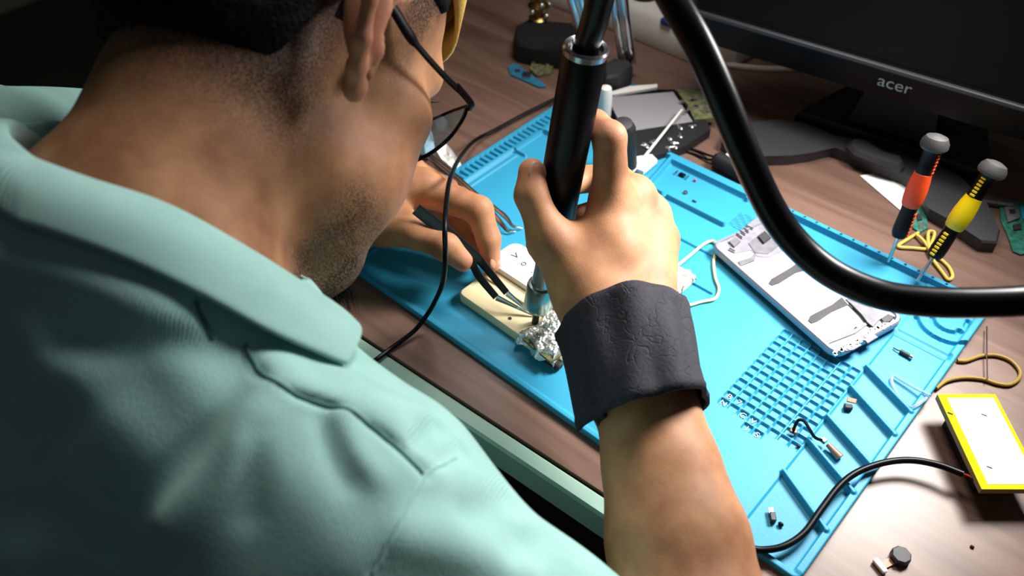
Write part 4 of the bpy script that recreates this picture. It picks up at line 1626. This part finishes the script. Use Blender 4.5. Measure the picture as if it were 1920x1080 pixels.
driver('red and black precision screwdriver standing in the far rim of the mat', on(1667, 487, .0085), at(1756, 262, .655), 'orange')
driver('yellow and black precision screwdriver standing at the far corner of the mat', on(1722, 523, .0085), at(1866, 312, .648), 'yellow')

# ---- thin black lead from the gun's stand over the left hand and off the desk
ld = MB().tube(spline([on(*p) for p in ((1075, 168, .004), (1040, 186, .0045), (985, 213, .004), (930, 243, .004), (890, 264, .010), (862, 296, .040), (844, 335, .090), (837, 380, .106), (834, 430, .104), (835, 480, .086), (830, 530, .055), (812, 572, .026), (795, 598, .013), (775, 622, .0066), (735, 652, .003), (700, 678, .003), (668, 697, -.004), (640, 712, -.03), (625, 740, -.08))], 8), .0019, 10).build('thin_black_lead', M_['bakelite'])
tag(ld, 'thin black lead curving over the left hand and off the front of the desk', 'cable')

# ---- tissue scraps behind the left hand
def crumple(name, label, pts, z, hgt):
    P_ = [on(*p, z) for p in pts]
    c = sum(P_) / len(P_)
    rings = []
    for f_, h_ in ((1, 0), (1.02, .35), (.8, .9), (.45, .7), (.15, 1.0)):
        rings.append([c + (p - c) * f_ * (1 + .25 * (rng.random() - .5)) + UP * hgt * h_ * (.6 + .7 * rng.random()) for p in P_])
    return tag(MB().loft(rings).build(name, M_['paper'], smooth=25), label, 'tissue')


crumple('tissue', 'crumpled white tissue on the desk seen past the rim of the glasses', [(770, 255), (790, 246), (812, 262), (818, 290), (800, 300), (778, 285)], .0005, .014)
crumple('tissue', 'torn white tissue corner between the thin black lead and the left hand', [(815, 300), (838, 284), (850, 300), (868, 318), (850, 332), (828, 318)], .0005, .012)

# ================================================================ far side of the desk
# ---- disassembled phone display
ds = thing('phone_display', 'grey phone display panel with olive circuit board behind the right hand', 'display', on(1220, 215, .0))
MB().prism([on(*p, .008) for p in ((1130, 186), (1180, 168), (1265, 168), (1310, 236), (1172, 256), (1150, 232))], UP, -.0078, .0002).build('frame', M_['bakelite'], ds)
MB().prism([on(*p, .008) for p in ((1138, 185), (1262, 174), (1301, 233), (1182, 249), (1162, 232))], UP, .0002, .0016, .0004).build('screen', M_['screen'], ds)
MB().prism([on(*p, .008) for p in ((1140, 178), (1180, 166), (1232, 162), (1232, 168), (1150, 182))], UP, .0002, .003).build('side_bar', M_['white'], ds)
MB().prism([on(*p, .010) for p in ((1268, 170), (1312, 166), (1345, 205), (1344, 222), (1302, 226), (1290, 200))], UP, -.004, .001).build('board', M_['pcbolive'], ds)
mb = MB()
for k in range(22):
    p_ = on(1275 + 62 * rng.random(), 172 + 48 * rng.random(), .011)
    mb.box(p_ + UP * .0008, (.003 + .004 * rng.random(), .002 + .002 * rng.random(), .0018), frame([math.cos(k), math.sin(k), 0]))
mb.build('components', M_['glint'], ds)
tray = thing('screw_tray', 'small black magnetic tray with loose shiny screws behind the hand', 'tray', on(1245, 275, 0))
MB().prism([on(*p, .0) for p in ((1180, 262), (1322, 240), (1330, 258), (1285, 288), (1236, 306), (1195, 318))], UP, .0004, .0105, .001).build('base', M_['matte'], tray)
for k, q_ in enumerate(((1208, 270), (1222, 267), (1212, 275), (1256, 260), (1262, 268), (1275, 256), (1266, 276), (1252, 277), (1296, 237), (1276, 240))):
    c = on(*q_, .0112)
    s_ = thing('small_screw', 'tiny shiny screw lying in the black magnetic tray', 'screw', c, 'loose screws in the black tray')
    MB().lathe(c - UP * .0007, UP, [(.0022, 0), (.0026, .0008), (.0018, .0016), (.0004, .0017)], 12).build('head', M_['glint'], s_)
    dr = np.array([math.cos(k * 1.7), math.sin(k * 1.7), 0])
    MB().tube([c + UP * .0002, c + dr * .0052 + UP * .0], .0009, 8).build('thread', M_['glint'], s_)
tag(MB().tube([on(1186, 322, .012), on(1278, 206, .016)], [.0016, .0011], 10).build('white_probe_stick', M_['white']), 'thin white plastic stick leaning over the black screw tray', 'stick')
tag(MB().prism([on(*p, .0066) for p in ((1192, 300), (1222, 296), (1232, 306), (1206, 328), (1190, 322))], UP, 0, .005, .001).build('white_holder', M_['white']), 'small white plastic piece on the mat beside the index knuckle', 'plastic piece')
bo = thing('flux_bottle', 'small black capped bottle partly hidden behind the raised index finger', 'bottle', on(1172, 318, .0066))
bb, btp = on(1172, 318, .0066), at(1168, 236, .765)
ba_ = unit(btp - bb)
lb = np.linalg.norm(btp - bb)
MB().lathe(bb, ba_, [(.0105, 0), (.0115, .002), (.0115, lb * .93), (.010, lb)], 24).build('body', M_['matte'], bo)
MB().lathe(bb, ba_, [(.0085, lb * .99), (.0088, lb + .003), (.006, lb + .004)], 24).build('cap', M_['darkgrey'], bo)
tag(MB().lathe(on(1132, 222, .0066), UP, [(.006, 0), (.007, .004), (.007, .03), (.0055, .036), (.002, .038)], 20).build('white_nozzle_cap', M_['white']), 'small bright white cap standing just behind the index fingertip', 'cap')

# ---- black plug on two thin leads
pg = thing('black_plug', 'rounded black plug with two thin leads on the desk left of the hose', 'plug', on(1365, 305, 0))
a, b = on(1340, 296, .008), on(1402, 330, .008)
MB().tube([a, a * .9 + b * .1, a * .5 + b * .5, a * .1 + b * .9, b], [.005, .0082, .0088, .0082, .005], 16).build('housing', M_['matte'], pg)
MB().box(on(1368, 291, .0165), (.007, .004, .0012), frame(b - a), .0004).build('painted_glint', M_['white'], pg)  # white chip painted on as the glint of the black housing
for k in (0, 1):
    MB().tube(spline([on(1268, 270 + 8 * k, .0015), on(1300, 280 + 8 * k, .0015), on(1326, 290 + 9 * k, .003), a + UP * (.001 - .002 * k)], 6), .0012, 8).build('lead', M_['bakelite'], pg)

# ---- blue circuit boards at the top
def board(label, outline, blocks, colour, name='circuit_board', z=.0, th=.0016):
    t = thing(name, label, 'circuit board', on(*outline[0], z))
    MB().prism([on(*p, z) for p in outline], UP, .0004, th + .0004).build('substrate', M_[colour], t)
    for nm, m_, q_, h_ in blocks:
        MB().prism([on(*p, z + th) for p in q_], UP, .0003, h_).build(nm, M_[m_], t)
    return t


bb_ = board('blue cut-out circuit board with a greenish chip cluster near the black base', [(953, 128), (960, 122), (972, 124), (984, 134), (1000, 146), (1018, 158), (1024, 166), (1010, 166), (984, 154), (958, 143)],
      [('hole_rim', 'ink', [(966, 131), (976, 131), (975, 136), (965, 136)], .0008), ('shield_can', 'steel', [(980, 138), (996, 140), (994, 150), (980, 148)], .003)], 'pcbblue')
MB().prism([on(*p) for p in ((977, 108), (986, 104), (1004, 94), (1051, 105), (1056, 118), (1034, 122), (1008, 120), (984, 118))], UP, .0004, .002).build('substrate', M_['pcbblue'], bb_)
MB().prism([on(*p) for p in ((1000, 110), (1034, 108), (1040, 124), (1032, 142), (1006, 146), (994, 134))], UP, .0004, .0034).build('chip_cluster', M_['pcbolive'], bb_)
mb = MB()
for k in range(12):
    mb.box(on(992 + 44 * rng.random(), 106 + 36 * rng.random(), .0042), (.004, .003, .0024), frame([math.cos(k), math.sin(k), 0]))
mb.build('components', M_['glint'], bb_)
MB().box(on(1012, 116, .0045), (.008, .005, .002), DA).build('contact', M_['gold'], bb_)
board('blue strip of circuit board behind the hot air gun handle', [(1152, 142), (1172, 146), (1190, 162), (1176, 166), (1150, 152)], [('chip', 'ink', [(1160, 148), (1168, 150), (1170, 156), (1162, 154)], .002)], 'pcbblue')
board('green circuit board at the right edge of the picture', [(1873, 386), (1892, 378), (1935, 384), (1950, 470), (1912, 480), (1898, 474), (1888, 444), (1876, 418)],
      [('shield_can', 'greymetal', [(1882, 392), (1906, 390), (1910, 412), (1888, 420)], .0025), ('chip', 'ink', [(1898, 424), (1912, 422), (1914, 432), (1900, 434)], .002), ('tape', 'teal', [(1912, 388), (1938, 390), (1940, 414), (1916, 412)], .0015), ('chip', 'ink', [(1890, 398), (1900, 397), (1902, 404), (1892, 405)], .0032)], 'pcb')
board('small green flex board upright among the pale yellow band loops', [(1714, 396), (1728, 388), (1736, 406), (1738, 430), (1724, 438), (1710, 430)], [('chip', 'ink', [(1718, 404), (1726, 402), (1728, 414), (1720, 416)], .002), ('contact', 'glint', [(1722, 420), (1732, 420), (1732, 430), (1722, 430)], .0015)], 'pcb')
tag(MB().tube([on(1735, 366, .004), on(1800, 372, .004), on(1900, 386, .004)], .0019, 10).build('grey_probe', M_['greymetal']), 'thin grey probe on the desk behind the screwdrivers with a cyan tape ring', 'probe')
pr_ = bpy.data.objects['grey_probe']
MB().tube([on(1758, 369, .004), on(1776, 371, .004)], .0023, 10).build('tape_ring', M_['teal'], pr_)
tag(MB().prism([on(*p, .0) for p in ((1612, 331), (1646, 325), (1700, 350), (1762, 372), (1764, 384), (1712, 402), (1690, 398))], UP, .0004, .0012).build('paper_scrap', M_['paper']), 'pointed white paper scrap on the desk behind the red screwdriver', 'paper')

# ---- monitor
mn_ = thing('monitor', 'black monitor on a spread-foot stand at the top right of the desk', 'monitor', (.29, .47, 0))
mo = np.array([.295, .432, 0])
MX = unit(on(1920, 205, .1) - on(1320, 28, .1))
MX[2] = 0
MX = unit(MX)
MY = np.array([-MX[1], MX[0], 0])
tilt = math.radians(12)
MU = unit(UP * math.cos(tilt) + MY * math.sin(tilt))
MN = np.cross(MX, MU)                                          # facing the room
lipz = .100
lipc = (on(1620, 116, lipz))
m_at = lambda x, u, n: lipc + MX * x + MU * u + MN * n
MA = np.array([MX, MN, MU])
MB().box(m_at(.066, .15, -.012), (.49, .016, .31), MA, .003).build('shell', M_['matte'], mn_)
MB().box(m_at(.066, .148, -.0042), (.47, .0010, .285), MA).build('screen', M_['panel'], mn_)
mb = MB()
mb.box(m_at(.066, .0, -.001), (.495, .007, .0045), MA, .001)
mb.build('bezel_lip', M_['lip'], mn_)
dn = unit(-MU * .93 + MN * -.36)
dnn = np.cross(dn, MX)
dnn = dnn if dnn @ MN > 0 else -dnn
bz = MB().box(m_at(.066, 0, 0) + dn * .017 - dnn * .003, (.495, .006, .030), np.array([MX, dnn, dn]), .001).build('lower_bezel', M_['bezel'], mn_)
lpt = on(1680, 156, lipz - .012)
lc_ = m_at(.02, 0, 0) + dn * .014
kx = (on(1680, 156, lc_[2]) - lc_) @ MX
text_mesh('maker_logo', 'acer', lc_ + MX * kx + dnn * .0004, np.array([MX, -dn, dnn]), .0175, M_['logo'], bz, .0002)
# stand: column and a spread foot with two arms and a hollow front
fc = np.array([.285, .485, 0])
MB().loft([[fc + MX * (sx * w_) + MY * (sy * d_) + UP * z_ for sx, sy in ((-1, -1), (1, -1), (1, 1), (-1, 1))] for z_, w_, d_ in ((.012, .042, .016), (.05, .034, .013), (.10, .030, .011), (.20, .030, .010))]).build('column', M_['matte'], mn_)
foot = [(1352, 272), (1372, 240), (1450, 232), (1500, 236), (1562, 262), (1640, 270), (1720, 300), (1800, 340), (1850, 392), (1872, 440), (1866, 464), (1838, 462), (1790, 430), (1740, 402), (1725, 372), (1712, 352), (1690, 336), (1640, 318), (1590, 296), (1560, 284), (1520, 294), (1480, 300), (1420, 302), (1380, 292)]
MB().prism([on(*p, .006) for p in foot], UP, -.0056, .006, .002).build('foot', M_['darkgrey'], mn_)
MB().prism([on(*p, .012) for p in ((1585, 282), (1592, 270), (1612, 270), (1660, 298), (1690, 306), (1694, 318), (1686, 326), (1640, 314), (1600, 298))], UP, 0, .008, .004).build('foot_pad', M_['darkgrey'], mn_)
MB().prism([fc + MX * a_ + MY * b_ for a_, b_ in ((-.09, -.03), (.10, -.03), (.07, .07), (-.06, .07))], UP, .0006, .014, .004).build('foot_bridge', M_['matte'], mn_)

# ---- white station box with a black knob, its pale cable
ws = thing('station_box', 'white soldering station box behind the chrome rods with a black knob', 'station', on(1180, 40, 0))
s0_ = on(1165, 66, 0)
sx_ = unit(on(1310, 126, 0) - s0_)
sy_ = np.cross(UP, sx_)
sbox = lambda x, y, z: s0_ + sx_ * x + sy_ * y + UP * z
MB().loft([[sbox(-.17 + i_, .0 + i_, z_), sbox(.12 - i_ - .02, .0 + i_, z_), sbox(.14 - i_, .025 + i_, z_), sbox(.15 - i_, .16 - i_, z_), sbox(-.17 + i_, .16 - i_, z_)] for z_, i_ in ((.0006, .001), (.004, 0), (.030, .002), (.038, .008), (.040, .014))]).build('case', M_['offwhite'], ws)
MB().lathe(sbox(.006, .030, .0395), UP, [(.016, 0), (.017, .002), (.014, .010), (.012, .022), (.011, .024)], 24).build('knob', M_['matte'], ws)
MB().box(sbox(.058, .006, .0350), (.016, .012, .008), np.array([sx_, sy_, UP]), .002).build('clip', M_['blueplastic'], ws)
MB().tube(spline([on(*p, .003) for p in ((1330, 112), (1365, 121), (1400, 126), (1440, 129), (1490, 128), (1560, 118))], 6), .0032, 10).build('pale_cable', M_['offwhite'])
tag(bpy.data.objects['pale_cable'], 'pale cable lying on the desk under the monitor bezel', 'cable')

# ---- black base with brass post, chrome rod stand
bs = thing('post_base', 'black rounded block base with a shiny brass post at the top of the picture', 'stand', on(1010, 90, 0))
q4 = [(962, 78), (968, 52), (990, 40), (1075, 48), (1090, 70), (1078, 104), (1050, 100), (1000, 94), (972, 88)]
MB().prism([on(*p, .020) for p in q4], UP, -.0196, .004, .003).build('block', M_['matte'], bs)
pb = on(1010, 34, .024)
MB().lathe(pb, UP, [(.010, -.002), (.012, .001), (.008, .004), (.010, .010), (.013, .016), (.009, .022), (.011, .028), (.014, .036), (.008, .044)], 20).build('post', M_['gold'], bs)
mb = MB()
for k in range(14):
    a = k * 2.4
    mb.ball(pb + np.array([math.cos(a) * .012, math.sin(a) * .012, .006 + .003 * k]), .0035, None, 6)
mb.build('beads', M_['glint'], bs)
rs = thing('rod_stand', 'pair of upright chrome rods with a black foot behind the hot air gun', 'stand', on(1168, 118, .0))
for (p0, d0), (p1, d1), nm in (((1168, 118), .93), ((1146, -40), .86), 'rod'), (((1104, 104), .93), ((1060, -40), .87), 'rod'):
    a, b = at(*p0, d0), at(*p1, d1)
    MB().tube([a, b], .0050, 16).build(nm, M_['chrome'], rs)
    nrm = unit(RC[0])
    MB().tube([a + nrm * .0098, b + nrm * .0098], .0050, 16).build(nm, M_['chrome'], rs)
ftp = [(1128, 124), (1150, 112), (1180, 116), (1187, 126), (1160, 146), (1136, 148)]
MB().prism([on(*p, .022) for p in ftp], UP, -.0216, .003, .003).build('foot', M_['darkgrey'], rs)
MB().prism([on(*p, .022) for p in ((1093, 104), (1104, 98), (1118, 101), (1120, 112), (1100, 118))], UP, -.0216, .003, .003).build('foot', M_['darkgrey'], rs)

# ---- spectacles on the man's face
gl = thing('spectacles', 'black framed spectacles worn by the man, thin dark metal rims', 'glasses', hp(0, 92, 8))
for s_ in (1, -1):
    w3 = lambda x, y, z: hp(s_ * x, y, z)
    MB().tube(spline([w3(68, 94, 14), w3(73, 88, 13.5), w3(75, 70, 14)], 5), [.0022] * 11, 10).build('temple_joint', M_['bakelite'], gl)
    tmp = spline([w3(74.5, 80, 13.5), w3(75.5, 55, 13), w3(75.5, 25, 16), w3(75, 6, 22), w3(75, -12, 24), w3(75, -22, 10), w3(74, -24, -4)], 6)
    mb = MB()
    n_ = len(tmp)
    strip(mb, tmp, [.0036 if i < n_ * .30 else .0062 for i in range(n_)], [.0022 if i < n_ * .30 else .0032 for i in range(n_)], HM[:, 2])
    mb.build('temple', M_['bakelite'], gl)
    pr2 = [(66, 15), (65.5, 7), (60, -4), (50, -13), (38, -19), (24, -21), (12, -14), (10, -4), (16, 2), (34, 7), (52, 12.5)]
    rim = [w3(x, 97 - .0016 * (x - 20) ** 2, z) for x, z in pr2]
    rm = spline(rim + [rim[0]], 6)
    MB().tube(rm, .0013, 8).build('rim', M_['rimmetal'], gl)
    cl = sum(rim) / len(rim)
    lens = MB()
    lens.loft([[cl + (p - cl) * .97 + HM[:, 1] * .0007 for p in rm[:-1]], [cl + (p - cl) * .97 - HM[:, 1] * .0007 for p in rm[:-1]]])
    lens.build('lens', M_['lens'], gl)
MB().tube(spline([hp(12, 97, 8), hp(5, 100, 12), hp(-5, 100, 12), hp(-12, 97, 8)], 5), .0012, 8).build('bridge', M_['bakelite'], gl)

# ------------------------------------------------------------------ light
w = bpy.data.worlds.new('world')
SC.world = w
w.use_nodes = True
w.node_tree.nodes['Background'].inputs['Color'].default_value = (.75, .85, .9, 1)
w.node_tree.nodes['Background'].inputs['Strength'].default_value = .035
la = bpy.data.lights.new('work_lamp', 'AREA')
la.shape = 'DISK'
la.size = .18
la.energy = 2.1
la.spread = math.radians(88)
la.color = (1.0, .97, .93)
lo = bpy.data.objects.new('work_lamp', la)
lp = Vector((.42, .41, .38))
lo.location = lp
lo.rotation_euler = (Vector((.27, .07, 0.0)) - lp).to_track_quat('-Z', 'Y').to_euler()
COL.objects.link(lo)
lb = la.copy()
lb.energy = 2.5
lb.spread = math.radians(150)
lb.size = .3
lob = bpy.data.objects.new('fill_light', lb)  # added fill that brightens the shirt back, left hand and station box
lob.location = (.08, .36, .70)
lob.rotation_euler = (Vector((.15, -.05, .1)) - lob.location).to_track_quat('-Z', 'Y').to_euler()
COL.objects.link(lob)
SC.view_settings.view_transform = 'Standard'
SC.view_settings.look = 'None'
SC.view_settings.exposure = 0.12
SC.view_settings.gamma = 1.0
